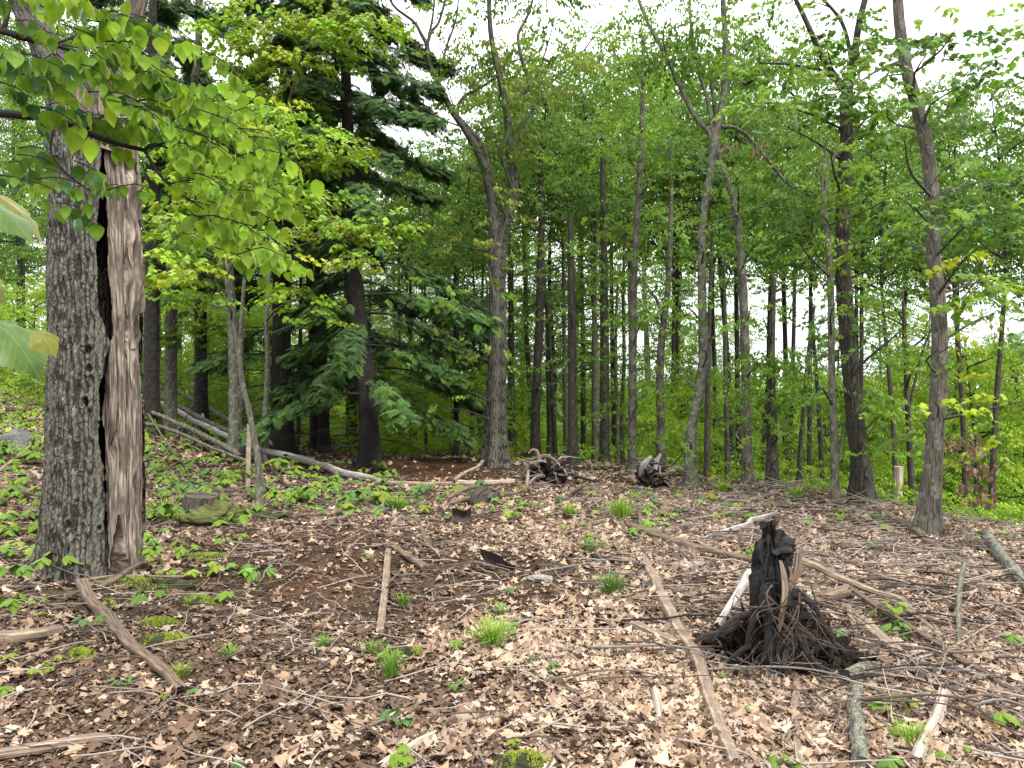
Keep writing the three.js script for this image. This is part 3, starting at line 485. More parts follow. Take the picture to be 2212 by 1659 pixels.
T1('broken_trunk', 'short broken pale trunk standing among leaves behind the brow', 12.4, MAT.pale, [[1940, 1110], [1940, 1060], [1941, 1008]], [21, 20, 19], { take: 0, cat: 'dead trunk', flare: 0 });
// behind the split oak, on the bank
T1('birch_tree', 'pale grey trunk on the bank just beside the split oak', 16, MAT.lichen, [[368, 898], [369, 800], [370, 640], [376, 480], [400, 300], [428, 110], [432, -40]], [27, 25, 24, 21, 18, 14, 12], { hue: 'bright', sides: 14 });
T1('maple_tree', 'grey double stem on the bank behind the leaning dead sapling', 14, MAT.lichen, [[508, 950], [508, 860], [506, 760], [500, 660], [490, 520], [470, 380]], [30, 27, 25, 20, 14, 9], { hue: 'bright', kind: 'maple', sides: 14, limbs: [[[[514, 930], [519, 820], [520, 720], [528, 600]], [15, 14, 12, 8]]] });
T1('young_tree', 'slim sapling with white blotches beside the thick dark hemlock', 14, MAT.lichen, [[572, 962], [574, 880], [578, 780], [576, 690], [583, 560], [592, 420], [615, 260], [660, 90]], [14, 12, 11, 10, 9, 8, 6, 4], { hue: 'bright', kind: 'maple' });
T1('young_tree', 'crooked lichen-spotted sapling leaning over the ferns beside the mossy stump', 9.9, MAT.lichen, [[560, 1086], [559, 1010], [548, 940], [538, 890], [522, 820], [514, 755], [500, 690], [490, 620], [480, 560], [468, 500], [462, 430]], [15, 14, 13, 12, 11, 10, 9, 8, 8, 6, 4], { hue: 'bright', kind: 'maple', limbs: [[[[488, 600], [520, 540], [570, 500]], [5, 4, 3]]] });
const byLabel = s => TREES.find(T => T.t.userData.label.includes(s));

// crowns of the stand: how thick the leaves stand over each patch of the view, 110 px wide and high
const COVER = ['233267434233', '265478535434', '145587546524', '166687535436', '476787554536', '566875555556', '566675555566', '455564556556', '123333444556'];
R = rng(900);
for (let r = 0; r < COVER.length; r++) {
  const row = COVER[r];
  for (let c = 0; c < 12; c++) {
    const dg = Number(row[c]); if (!dg) continue;
    for (let m = 0; m < 3; m++) {
      const px = 880 + c * 111 + U(-10, 120), py = r * 110 + U(-8, 118);
      const cand = TREES.filter(T => T.take && T.path[0][0] > 1000).map(T => { let best = 1e9; for (const [p] of T.skel) { const x = 1106 + p.x / -p.z * FPX, y = 829.5 - (p.y - EYE) / -p.z * FPX; best = Math.min(best, Math.hypot(x - px, (y - py) * .8)); } return [best * T.d * U(.6, 1.4) / T.take, T]; }).sort((a, b) => a[0] - b[0]);
      const T = cand[0][1], od = -Math.log(1 - Math.min(9, Math.max(.3, dg * .86 - (c > 5 ? .7 : .2))) / 9.8);
      cloud(T, px, py, U(44, 70), U(20, 38), od * (c > 5 ? .74 : .82) * [1.6, 1.4, 1.0, .72, .62, .58, .58, .6, .6][r], { dz: U(-1.3, 1.3), layer: .22, hue: px > 1960 && py > 480 && R() < .35 ? 'yellow' : R() < .22 ? 'fresh' : R() < .25 ? 'deep' : T.hue, limb: cand[0][0] / T.d < 260 });
    }
  }
}
// the crowns go on above the view and shade what stands below
for (const T of TREES) if (T.take) { const top = T.skel[40][0], n = T.path[0][0] > 1000 ? 1 : 2; if (T.path[T.path.length - 1][1] > 420) continue; for (let i = 0; i < n; i++) { const c = V(top.x + U(-2.2, 2.2), Math.max(top.y, EYE + .52 * T.d) + U(.6, 4), top.z + U(-2.2, 2.2)); fillCloud(T.leaves, c, 1.5, .5, 1.5, 42, 'mid', T.hue === 'bright' ? 'fresh' : T.hue, { size: 1.25 }); } }
// the oak's own thin leaves
for (const [x, y, rx, ry, od] of [[1040, 125, 70, 36, 1], [1110, 130, 55, 45, 1], [1000, 150, 40, 30, .7], [930, 40, 60, 40, .3], [1080, 300, 45, 60, 1], [1140, 310, 40, 50, .9], [1190, 60, 60, 50, .5], [1020, 60, 60, 40, .35], [1110, 20, 60, 30, .4], [1240, 110, 50, 50, .5], [890, 130, 30, 18, .6], [1060, 200, 60, 40, .7], [1130, 230, 40, 30, .6], [960, 105, 30, 25, .35]]) cloud(OAK, x, y, rx, ry, od * .8, { dz: U(-.8, .8), hue: R() < .5 ? 'olive' : 'fresh' });
// leafy boughs near the big grey tree and above the thick dark trunk
{ const A = byLabel('banded bark'), B = byLabel('leafy fork');
  for (const [x, y, rx, ry, od, h] of [[2110, 420, 75, 55, 1.7, 'deep'], [2130, 520, 50, 40, 1.4, 'deep'], [2120, 250, 70, 30, 1, 'deep'], [2180, 130, 60, 30, .9, 'deep'], [2060, 90, 60, 40, .8, 'deep'], [2190, 50, 50, 25, .7, 'deep'], [2090, 620, 70, 40, 1.1, 'fresh'], [2080, 180, 40, 22, .8, 'mid']]) cloud(A, x, y, rx, ry, od, { hue: h, dz: U(-.4, .8) });
  for (const [x, y, rx, ry, od, h] of [[1830, 60, 40, 40, 1.6, 'mid'], [1862, 120, 50, 40, 1.8, 'mid'], [1825, 215, 60, 36, 1.8, 'mid'], [1900, 250, 50, 36, 1.4, 'mid'], [1790, 250, 40, 24, 1, 'mid'], [1870, 420, 44, 30, 1.5, 'fresh'], [1700, 160, 60, 22, .8, 'mid'], [1860, 740, 60, 36, 1.3, 'mid'], [1850, 860, 60, 36, 1.3, 'fresh'], [1900, 900, 60, 36, 1, 'mid'], [1856, 640, 36, 26, 1, 'mid']]) cloud(B, x, y, rx, ry, od, { hue: h, dz: U(-.8, .3) });
  const D = byLabel('half hidden'); for (const [x, y] of [[1668, 800], [1640, 850], [1690, 860], [1660, 910], [1700, 780], [1630, 770]]) cloud(D, x, y, 44, 24, 1.5, { hue: 'mid', dz: U(-.6, 0) });
}
// bright young maples over the bank
{ const A = byLabel('crooked lichen'), B = byLabel('white blotches'), D = byLabel('double stem'), E1 = byLabel('beside the split oak');
  for (const [T, list] of [[A, [[420, 330, 60, 26], [470, 400, 60, 24], [430, 470, 60, 24], [520, 440, 55, 22], [400, 560, 50, 22], [470, 540, 55, 20], [545, 500, 55, 24], [600, 540, 40, 22], [390, 640, 50, 20], [360, 430, 40, 22], [520, 360, 60, 24], [590, 400, 50, 20], [450, 640, 40, 14]]],
    [B, [[620, 300, 60, 26], [680, 340, 55, 24], [735, 330, 44, 22], [560, 260, 60, 28], [500, 210, 60, 28], [640, 230, 50, 22], [770, 510, 50, 20], [700, 500, 50, 20], [650, 640, 50, 18], [690, 690, 36, 14], [610, 200, 50, 20], [600, 620, 40, 14], [720, 430, 44, 18]]],
    [D, [[520, 120, 60, 34], [600, 90, 60, 36], [680, 50, 60, 36], [750, 65, 55, 34], [810, 60, 36, 30], [560, 40, 60, 30], [640, 140, 50, 22], [720, 120, 44, 18], [480, 60, 40, 30], [700, 10, 60, 20]]],
    [E1, [[430, 230, 40, 30], [360, 560, 40, 30], [330, 500, 30, 20], [400, 720, 36, 18], [470, 700, 40, 14]]]])
    for (const [x, y, rx, ry] of list) cloud(T, x, y, rx, ry, 2.1, { kind: 'maple', hue: R() < .3 ? 'yellow' : R() < .75 ? 'bright' : 'fresh', dz: U(-1.2, .6), layer: .16, flat: .22 });
}
{ R = rng(951); const tr = ['crooked lichen', 'white blotches', 'double stem'].map(byLabel);
  for (let i = 0; i < 32; i++) { const f = R() ** 1.35, px = lerp(300, 840, f), top = lerp(100, 350, f), bot = lerp(640, 560, f), py = lerp(top, bot, R()); const T = tr[px < 480 ? 0 : R() < .6 ? 1 : 0]; cloud(T, px, py, U(36, 58), U(14, 22), 1.8, { kind: 'maple', hue: R() < .22 ? 'yellow' : R() < .6 ? 'bright' : R() < .6 ? 'fresh' : 'mid', dz: U(-1.5, .5) - (T.d > 12 ? 1.5 : 0), layer: .14, flat: .25 }); } }
for (const T of TREES) if (T.leaves.length) hangCrown(T.t, T.leaves);

// ---------------------------------------------------------------- hemlocks
function hemlock({ label, d, path, w, lo, hi, n, len, dead = 6, light = .25, group, side = 0, gap = [0, 0] }) {
  const b = W(path[0][0], path[0][1], d), base = V(b.x, height(b.x, b.z) - .06, b.z), t = thing('hemlock_tree', label, 'tree', base, group), k = d / FPX;
  const pts = [base.clone(), ...path.slice(1).map(([x, y]) => W(x, y, d))], rad = w.map(v => v * k / 2);
  wpart(t, 'trunk', tube(pts, rad, { sides: 18, step: .1, rough: .06, flare: .35, lobes: 4, seed: n, texW: .45 }), MAT.hemlock);
  const cv = curveOf(pts), len0 = pts[pts.length - 1].y, fr = [[], [], []];
  const onTrunk = y => { let a = 0, c = 1; for (let i = 0; i < 20; i++) { const m = (a + c) / 2; cv.getPoint(m).y < y ? a = m : c = m; } return cv.getPoint(a); };
  for (let i = 0; i < n; i++) {
    const f = (i + R()) / n, py = lerp(lo, hi, f); if (py > gap[0] && py < gap[1] && R() < .6) continue; const y = EYE + (829.5 - py) * k, p = onTrunk(y), az = i * 2.4 + U(-.4, .4), l = len * lerp(1, .55, f) * U(.65, 1.15) * (side ? 1 + .35 * Math.cos(az) * side : 1);
    const dir = V(Math.cos(az), 0, Math.sin(az)), e = p.clone().addScaledVector(dir, l).add(V(0, -l * U(.12, .42), 0)), m = p.clone().addScaledVector(dir, l * .5).add(V(0, l * U(-.02, .12), 0));
    const bc = new THREE.QuadraticBezierCurve3(p, m, e), bp = [0, .25, .5, .75, 1].map(v => bc.getPoint(v));
    wpart(t, 'branch', tube(bp, [.022, .016, .01, .006, .003].map(v => v * (.6 + l * .3)), { sides: 5, step: .2, rough: .12, seed: i }), MAT.darkStick);
    const m0 = Math.round(l * 110);
    for (let j = 0; j < m0; j++) {
      const u = lerp(.22, 1, Math.sqrt((j + R()) / m0)), q = bc.getPoint(u), sd = j % 2 ? 1 : -1, heading = Math.atan2(-dir.x, -dir.z) + sd * U(.2, 1.5);
      const c = tint(R() < light ? 'hemlockLight' : 'hemlock', .3);
      fr[Math.floor(R() * 3)].push({ p: q.add(V(U(-.16, .16), U(-.16, .05), U(-.16, .16))), q: euler(-U(.1, .75), heading, U(-.25, .25)), s: U(.75, 1.15), c });
    }
  }
  fr.forEach((l, i) => winstanced(t, 'foliage', FROND[i], MAT.needle, l));
  for (let i = 0; i < dead * 2; i++) {                  // bare dead lower branches
    const py = lerp(lo + 120, lerp(lo, hi, .6), R()), p = onTrunk(EYE + (829.5 - Math.min(py, path[0][1] - 40)) * k), az = U(0, 6.28), l = U(.6, 1.7), dir = V(Math.cos(az), U(-.35, .1), Math.sin(az));
    const e = p.clone().addScaledVector(dir, l), m = p.clone().addScaledVector(dir, l * .5).add(V(0, U(0, .15), 0));
    const gs = [tube([p, m, e], [.013, .009, .003], { sides: 4, step: .2, seed: i })];
    for (let j = 0; j < 11; j++) { const s = m.clone().lerp(e, U(-.6, .8)), v = V(dir.x + U(-.9, .9), U(-.6, .3), dir.z + U(-.9, .9)).multiplyScalar(l * U(.12, .36)); gs.push(tube([s, s.clone().addScaledVector(v, .5).add(V(0, .02, 0)), s.clone().add(v)], [.005, .004, .002], { sides: 3, step: .3, seed: j })); }
    wpart(t, 'dead_branch', mergeGeometries(gs), MAT.darkStick);
  }
  return t;
}
R = rng(333);
hemlock({ label: 'large hemlock with a thick dark base and drooping sprays, between bank and forked oak', d: 15, path: [[798, 1002], [797, 930], [793, 860], [780, 740], [768, 620], [762, 500], [752, 300], [745, 60], [742, -460]], w: [50, 44, 40, 36, 34, 30, 25, 18, 5], lo: 870, hi: -420, n: 92, len: 2.35, dead: 22, light: .42, side: .45, gap: [430, 600] });
hemlock({ label: 'thick straight dark hemlock trunk beside the slim white-blotched sapling', d: 16, path: [[610, 972], [609, 900], [608, 800], [608, 650], [610, 480], [615, 250], [618, -290]], w: [56, 48, 42, 38, 34, 26, 8], lo: 800, hi: -260, n: 50, len: 2.0, dead: 22, gap: [440, 760] });
hemlock({ label: 'narrow dark hemlock of twin stems between the two thick hemlocks', d: 17, path: [[700, 985], [699, 900], [696, 780], [690, 620], [684, 420], [680, 150], [680, -40]], w: [26, 24, 22, 20, 17, 13, 10], lo: 860, hi: -60, n: 24, len: 1.7, dead: 22, gap: [420, 740] });
hemlock({ label: 'thin dark hemlock trunk hard beside the twin-stemmed hemlock', d: 17.2, path: [[680, 982], [679, 900], [676, 760], [668, 560], [660, 300], [655, 0]], w: [22, 20, 18, 16, 12, 8], lo: 700, hi: 0, n: 14, len: 1.5, dead: 12 });
hemlock({ label: 'dark hemlock trunk on the bank next to the grey double stem', d: 17, path: [[435, 915], [434, 800], [433, 640], [432, 450], [430, 200], [428, -40]], w: [30, 27, 25, 22, 17, 12], lo: 600, hi: -60, n: 26, len: 2.0, dead: 14 });
hemlock({ label: 'shaded hemlock trunk showing close behind the split oak', d: 15.5, path: [[326, 885], [327, 760], [328, 600], [328, 430], [330, 200], [330, -60]], w: [34, 32, 30, 27, 20, 14], lo: 560, hi: -60, n: 24, len: 2.0, dead: 8 });
hemlock({ label: 'dense dark hemlock standing behind all the other hemlocks', d: 20, path: [[760, 975], [758, 800], [750, 500], [745, 150], [745, -320]], w: [26, 24, 20, 15, 5], lo: 820, hi: -300, n: 54, len: 2.2, dead: 12, light: .1, gap: [380, 700] });
hemlock({ label: 'small hemlock with pale fresh tips low beside the forked oak', d: 16.5, path: [[985, 985], [984, 860], [982, 720], [980, 600]], w: [12, 10, 8, 4], lo: 760, hi: 610, n: 12, len: 1.2, dead: 2, light: .3 });

// ---------------------------------------------------------------- the woods beyond
R = rng(4040);
function backTree(name, label, { H, r, mat, lo, rad, n, hue, kind = 'far', lean = .3, size = 1, group }) {
  const t = new THREE.Group(); t.name = name; t.userData = { label, category: 'tree', group };
  const pts = [V(0, -.4, 0), V(U(-.1, .1), H * .3, U(-.1, .1)), V(lean * U(-1, 1), H * .65, lean * U(-1, 1)), V(lean * U(-1.5, 1.5), H, 0)];
  part(t, 'trunk', tube(pts, [r, r * .8, r * .55, r * .12], { sides: 9, step: .5, rough: .1, flare: .25, seed: Math.floor(H * 10) }), mat);
  const cv = curveOf(pts), list = [], bs = [];
  for (let i = 0; i < n; i++) {
    const f = (i + R()) / n, y = lerp(lo, H * .99, f), p = cv.getPoint(clamp(y / H)), az = U(0, 6.28), l = rad * Math.sqrt(Math.sin(Math.PI * lerp(.18, .96, f))) * U(.55, 1.15);
    const e = V(p.x + Math.cos(az) * l, y + U(-.1, .5), p.z + Math.sin(az) * l), m = p.clone().lerp(e, .5).add(V(0, .1, 0)); m.y -= .25;
    bs.push(tube([p.clone().setY(y - .3), m, e], [.03 + r * .15, .02, .008], { sides: 4, step: .5, seed: i }));
    fillCloud(list, e, l * .55 + .25, .28, l * .55 + .25, 24, kind, hue, { size, flat: .4 });
    fillCloud(list, m, l * .4 + .2, .25, l * .4 + .2, 9, kind, hue, { size, flat: .4 });
  }
  part(t, 'branches', mergeGeometries(bs), mat, 'stuff'); hangCrown(t, list); return t;
}
const protos = [
  backTree('maple_tree', 'thin maple with mid-green layered leaves in the woods beyond the clearing', { H: 13, r: .13, mat: MAT.brown, lo: 3, rad: 2.1, n: 26, hue: 'mid', group: 'maples in the woods beyond' }),
  backTree('beech_tree', 'grey-trunked tree with fresh green leaves in the woods beyond the clearing', { H: 15, r: .15, mat: MAT.grey, lo: 4, rad: 2.3, n: 26, hue: 'fresh', group: 'grey trees in the woods beyond' }),
  backTree('pine_tree', 'dark trunk with deep green crown in the woods beyond the clearing', { H: 17, r: .18, mat: MAT.hemlock, lo: 5, rad: 2.0, n: 28, hue: 'deep', group: 'dark trees in the woods beyond' }),
  backTree('understory_tree', 'low leafy tree with bright yellow-green leaves under the far trees', { H: 5.5, r: .05, mat: MAT.brown, lo: .8, rad: 1.7, n: 20, hue: 'bright', group: 'low bright trees under the far woods', size: .85 }),
  backTree('understory_tree', 'low leafy tree with mid-green leaves under the far trees', { H: 4, r: .04, mat: MAT.grey, lo: .6, rad: 1.4, n: 16, hue: 'bright', group: 'low green trees under the far woods', size: .85 }),
];
protos.push(backTree('slim_tree', 'slim straight dark pole of a tree with few leaves in the stand', { H: 11, r: .075, mat: MAT.brown, lo: 6.5, rad: 1.3, n: 12, hue: 'mid', kind: 'mid', group: 'slim poles in the stand', size: 1.3 }));
const used = protos.map(() => 0);
function plant(k, x, z, s) {
  const o = used[k]++ ? protos[k].clone() : protos[k]; const base = protos[k].userData; o.userData = { ...base };
  o.name = numbered(protos[k].name.replace(/_\d{3}$/, '')); o.position.set(x, height(x, z), z); o.rotation.set(k === 5 ? U(-.06, .06) : 0, U(0, 6.28), k === 5 ? U(-.06, .06) : 0); o.scale.setScalar(s); scene.add(o); return o;
}
{
  const placed = [];
  const tryAt = (px, d, k, s) => { const x = (px - 1106) / FPX * d; for (const q of placed) if (Math.hypot(q[0] - x, q[1] - d) < (k === 5 ? .5 : q[2] + .7)) return; placed.push([x, d, k === 5 ? .1 : k > 2 ? .6 : 1]); plant(k, x, -d, s); };
  // [px range, depth range, kinds, height limit as picture row, number]
  const bands = [
    [-150, 330, 20, 34, [0, 1, 2], 0, 10], [330, 700, 24, 38, [0, 1, 2], 330, 9], [700, 860, 24, 38, [0, 2, 1], 420, 4], [840, 1060, 22, 44, [0, 1, 2], 420, 7], [1060, 1200, 20, 40, [0, 1, 2, 2], 240, 4],
    [1200, 1560, 19, 42, [0, 1, 2, 1, 0], 260, 5], [1560, 2350, 20, 46, [0, 1, 1, 0], 640, 6],
    [860, 1060, 17, 28, [5], 300, 8], [1100, 1700, 15, 27, [5], 120, 17], [1640, 2260, 12.5, 24, [5], 200, 14], [300, 800, 18, 26, [5], 200, 8],
    [-150, 560, 17, 26, [3, 4], 620, 16], [560, 1120, 18, 34, [3, 3, 4], 740, 26], [1120, 1650, 18, 34, [4, 3, 4], 780, 18], [1650, 2350, 15, 28, [4, 4, 3], 740, 18],
  ];
  for (const [a, b, d0, d1, ks, top, n] of bands) for (let i = 0; i < n; i++) {
    const d = U(d0, d1), px = lerp(a, b, (i + R()) / n), k = pick(ks), x = (px - 1106) / FPX * d, y0 = height(x, -d), want = EYE + (829.5 - top - U(-30, 110)) * d / FPX - y0, H = [13, 15, 17, 5.5, 4, 11][k];
    tryAt(px, d, k, clamp(want / H, .45, 1.45));
  }
}
{ // the far woods, one mass of leaves closing the view
  const list = [[], [], []]; R = rng(606);
  for (let i = 0; i < 21000; i++) {
    const px = U(-260, 2470), d = U(36, 62), x = (px - 1106) / FPX * d, y0 = height(x, -d), top = px < 750 ? 17 : px < 1100 ? 8 : px < 1500 ? 10 : 6.2;
    const y = y0 + Math.pow(R(), 1.5) * top * (.75 + .5 * noise2(px * .012, d * .1, 0, 0, 61)); const hue = noise2(px * .02, y * .5, 0, 0, 62) > .05 ? 'bright' : R() < .6 ? 'bright' : 'fresh';
    list[i % 3].push({ p: V(x, y, -d), q: euler(U(-.5, .3), U(0, 6.28), U(-.4, .4)), s: U(1.1, 1.9), c: tint(hue) });
  }
  const o = new THREE.Group(); o.name = 'far_woods'; o.userData = { kind: 'stuff', label: 'far mass of sunlit leaves closing the view behind all the trunks', category: 'woods' }; scene.add(o);
  list.forEach((l, i) => o.add(instanced('foliage', SPRAY.far[i], MAT.leaf, l)));
  // low green cover on the falling ground and under the trees
  const low = [[], [], []];
  for (let i = 0; i < 9000; i++) {
    const px = U(-100, 2320), d = U(9, 34), x = (px - 1106) / FPX * d, z = -d, s = .88 * (x - 2.8) + .475 * (d - 12.5);
    if (!(s > 1.0 || d > 17 + 2 * noise2(px * .01, 3) || (x < -6 && R() < .25))) continue;
    low[i % 3].push({ p: V(x, height(x, z) + U(.05, .4), z), q: euler(U(-.4, .3), U(0, 6.28), U(-.3, .3)), s: U(.5, 1), c: tint(R() < .5 ? 'bright' : R() < .6 ? 'bright' : 'fresh') });
  }
  const g = new THREE.Group(); g.name = 'undergrowth'; g.userData = { kind: 'stuff', label: 'low green plants covering the ground under the trees beyond the brow', category: 'undergrowth' }; scene.add(g);
  low.forEach((l, i) => g.add(instanced('leaves', SPRAY.mid[i], MAT.leaf, l)));
}

// ---------------------------------------------------------------- the leafy branch hanging in front of the split oak
const veins = tex(256, (u, v) => { const x = Math.abs(u - .5), s = Math.abs(((v * 9 - x * 9) % 1 + 1) % 1 - .5), k = Math.max(1 - sst(.004, .02, x), (1 - sst(.02, .10, s)) * .7 * (x < .5 ? 1 : 0)), f = .9 + .1 * fbm(u * 12, v * 12, 3, 12, 12, 71); const c = .86 * f; return [lerp(c, 1, k), lerp(c * .98, 1, k * .6), lerp(c * .94, .85, k)]; }, true);
const lindenMats = ['bright', 'fresh', 'bright', 'yellow', 'mid', 'blue', 'bright'].map(h => leafMat(HUE[h].map((v, i) => v * [.86, 1.12, 1.1][i]), { through: .52, coat: .3, map: veins }));
const lindenGeo = [0, 1, 2, 3].map(i => blade(OUT.linden, 1, { fold: [.18, .4, .1, .3][i], droop: [.35, .5, .2, .7][i], wave: .05, seed: i, stations: 9 }));
R = rng(7171);
function leafyBranch(label, base, limbs, blobs, count, hueBias) {
  const t = thing('linden_branch', label, 'branch', base), leaves = [];
  for (const [pts, r] of limbs) wpart(t, 'branch', tube(pts.map(p => W(...p)), r, { sides: 8, step: .05, rough: .1, seed: pts.length }), MAT.darkStick);
  for (const [px, py, d, rx, ry, n] of blobs) {
    const c = W(px, py, d), k = d / FPX, gs = [];
    for (let j = 0; j < n * .30; j++) {               // sprigs: a thin twig with leaves hanging to either side
      const o = c.clone().add(V(U(-1, 1) * rx * k, U(-.9, 1) * ry * k, U(-.45, .45))), az = U(-1.1, 1.1), L = U(.14, .3), dir = V(Math.cos(az), U(-.45, .12), Math.sin(az)).normalize(), e = o.clone().addScaledVector(dir, L).add(V(0, -L * .2, 0)), m = o.clone().addScaledVector(dir, L * .5).add(V(0, .01, 0));
      gs.push(tube([o, m, e], [.003, .0024, .0012], { sides: 4, step: .07, seed: j }));
      const n2 = Math.round(U(5, 9)), s0 = U(.75, 1.2);
      for (let i = 0; i < n2; i++) { const f = (i + .7) / n2, p = (f < .5 ? o.clone().lerp(m, f * 2) : m.clone().lerp(e, f * 2 - 1)).add(V(U(-.012, .012), -U(0, .02), (i % 2 ? 1 : -1) * U(.005, .03))); leaves.push([p, d, s0 * U(.7, 1.1)]); }
    }
    if (gs.length) wpart(t, 'twigs', mergeGeometries(gs), MAT.darkStick, 'stuff');
  }
  leaves.sort((a, b) => a[1] - b[1]);
  const rest = lindenGeo.map(() => []);
  leaves.forEach(([p, d, sc], i) => {
    const q = euler(-U(.7, 1.5), U(-1.6, 1.6), U(-.45, .45)), s = .066 * sc, k = Math.floor(R() * 4);
    if (i < count) { const m = shadows(new THREE.Mesh(lindenGeo[k], pick(lindenMats))); m.name = 'leaf'; m.position.copy(p).sub(t.position); m.quaternion.copy(q); m.scale.setScalar(s); t.add(m); }
    else rest[k].push({ p, q, s, c: tint(R() < .6 ? 'bright' : 'fresh') });
  });
  rest.forEach((l, i) => { const m = winstanced(t, 'leaves', lindenGeo[i], MAT.leaf, l); });
  return t;
}
leafyBranch('leafy branch with large heart-shaped green leaves hanging across the split oak', W(-60, 235, 3.3),
  [[[[-60, 240, 3.3], [60, 250, 3.3], [140, 265, 3.35], [200, 292, 3.4], [260, 312, 3.45], [312, 324, 3.5]], [.019, .017, .015, .013, .011, .01]], [[[312, 324, 3.5], [345, 378, 3.5], [380, 410, 3.55], [440, 452, 3.6]], [.009, .007, .005, .003]], [[[312, 324, 3.5], [330, 310, 3.5], [420, 345, 3.6], [500, 362, 3.7], [560, 380, 3.8]], [.007, .006, .004, .003, .002]],
   [[[312, 322, 3.5], [380, 305, 3.5], [470, 330, 3.6]], [.006, .004, .002]], [[[180, 282, 3.4], [240, 240, 3.5], [330, 210, 3.6], [430, 200, 3.7]], [.008, .006, .004, .002]], [[[120, 262, 3.35], [110, 330, 3.3], [150, 380, 3.3], [210, 420, 3.3]], [.006, .005, .004, .002]]],
  [[260, 225, 3.5, 120, 50, 40], [400, 235, 3.6, 110, 60, 52], [480, 210, 3.7, 40, 40, 12], [330, 170, 3.5, 110, 50, 36], [130, 210, 3.3, 80, 36, 24], [40, 200, 3.3, 60, 40, 14], [420, 290, 3.6, 110, 36, 34], [520, 320, 3.7, 50, 36, 14], [570, 370, 3.8, 44, 36, 16], [420, 360, 3.6, 90, 40, 24], [470, 470, 3.6, 90, 60, 30], [540, 520, 3.7, 50, 50, 12], [130, 350, 3.3, 40, 50, 9], [130, 430, 3.3, 60, 30, 9], [190, 425, 3.3, 30, 25, 5], [270, 412, 3.4, 26, 12, 3], [60, 330, 3.3, 60, 40, 10], [360, 460, 3.6, 60, 50, 14], [520, 420, 3.7, 70, 50, 18], [575, 400, 3.8, 46, 30, 12], [560, 545, 3.7, 30, 40, 8], [450, 400, 3.6, 90, 50, 18], [300, 270, 3.5, 120, 40, 20], [470, 270, 3.65, 60, 50, 14]], 300);
leafyBranch('upper leafy branch with large green leaves reaching over the top of the split oak', W(-60, 40, 3.1),
  [[[[-60, 55, 3.1], [10, 68, 3.1], [60, 85, 3.15], [115, 96, 3.2], [170, 115, 3.25], [205, 140, 3.3], [230, 168, 3.3]], [.015, .014, .012, .01, .008, .006, .004]], [[[4, 68, 3.1], [15, 40, 3.1], [24, -20, 3.1]], [.010, .009, .008]], [[[115, 96, 3.2], [190, 70, 3.3], [260, 60, 3.4]], [.006, .004, .002]]],
  [[70, 60, 3.1, 70, 50, 22], [190, 50, 3.2, 90, 60, 40], [260, 20, 3.3, 40, 50, 12], [110, 130, 3.2, 90, 40, 26], [230, 120, 3.3, 60, 50, 18], [20, 140, 3.1, 50, 40, 10], [120, 20, 3.1, 90, 40, 24], [30, 10, 3.1, 40, 30, 8]], 170);
// very near maple shoot at the edge of view
{
  const big = [[0, 0], [.18, -.03], [.36, .02], [.30, .14], [.48, .22], [.60, .40], [.56, .52], [.46, .56], [.40, .66], [.30, .78], [.16, .86], [.08, .95], [0, 1.05]];
  const outline = sym(big), gs = outline;
  const t = thing('maple_shoot', 'very near shoot with broad toothed leaves, one edged in yellow', 'shoot', W(-70, 640, .95));
  const fine = (seed, fold, droop) => { // a toothed lobed blade with a raised net of veins
    const P = [], T = [], I = [], ang = 72, rings = 7;
    for (let i = 0; i <= rings; i++) for (let j = 0; j <= ang; j++) {
      const f = j / ang * (outline.length), a = outline[Math.floor(f) % outline.length], b = outline[(Math.floor(f) + 1) % outline.length], u = f % 1, tooth = 1 + .035 * ((j % 2) - .5);
      let x = lerp(a[0], b[0], u) * tooth, y = .3 + (lerp(a[1], b[1], u) - .3) * tooth; const r = i / rings; x *= r; y = .3 + (y - .3) * r;
      const v = Math.abs(Math.sin(Math.atan2(x, y + .02) * 5)) * .03 * r;
      P.push(x, -fold * Math.abs(x) - droop * y * y + v + .02 * noise2(x * 5, y * 5, 0, 0, seed), -y); T.push(x + .5, y);
    }
    for (let i = 0; i < rings; i++) for (let j = 0; j < ang; j++) { const a = i * (ang + 1) + j, b = a + ang + 1; I.push(a, b, a + 1, a + 1, b, b + 1); }
    const g = new THREE.BufferGeometry(); g.setAttribute('position', new THREE.Float32BufferAttribute(P, 3)); g.setAttribute('uv', new THREE.Float32BufferAttribute(T, 2)); g.setIndex(I); g.computeVertexNormals(); return g;
  };
  const mk = (px, py, d, s, q, mat, label) => { const m = part(t, 'leaf', fine(px, .28, .45), mat); m.position.copy(W(px, py, d)).sub(t.position); m.quaternion.copy(q); m.scale.setScalar(s); if (label) m.userData.label = label; };
  const gm = leafMat([.115, .235, .035], { through: .5, coat: .35, map: veins }), ym = leafMat([.24, .27, .03], { through: .5, coat: .3, map: veins });
  mk(-14, 694, .95, .084, basis(V(.86, -.46, .2), V(.3, .9, .36)), gm); mk(78, 716, .925, .034, basis(V(.78, -.55, .1), V(.35, .8, .5)), ym, 'smaller yellow leaf'); mk(-42, 428, 1.0, .078, basis(V(.9, -.3, .1), V(.2, .95, .3)), gm); mk(-34, 408, 1.02, .082, basis(V(.9, -.36, -.2), V(.3, .9, .25)), ym, 'yellow-tinged upper leaf'); mk(-80, 600, 1.1, .06, basis(V(.9, -.2, .1), V(.2, .8, .6)), ym, 'small yellow leaf');
  wpart(t, 'stem', tube([W(-90, 900, .98), W(-75, 700, .97), W(-60, 560, 1.0), W(-70, 400, 1.0)], [.004, .0035, .003, .002], { sides: 6, step: .03 }), MAT.brownStick);
}

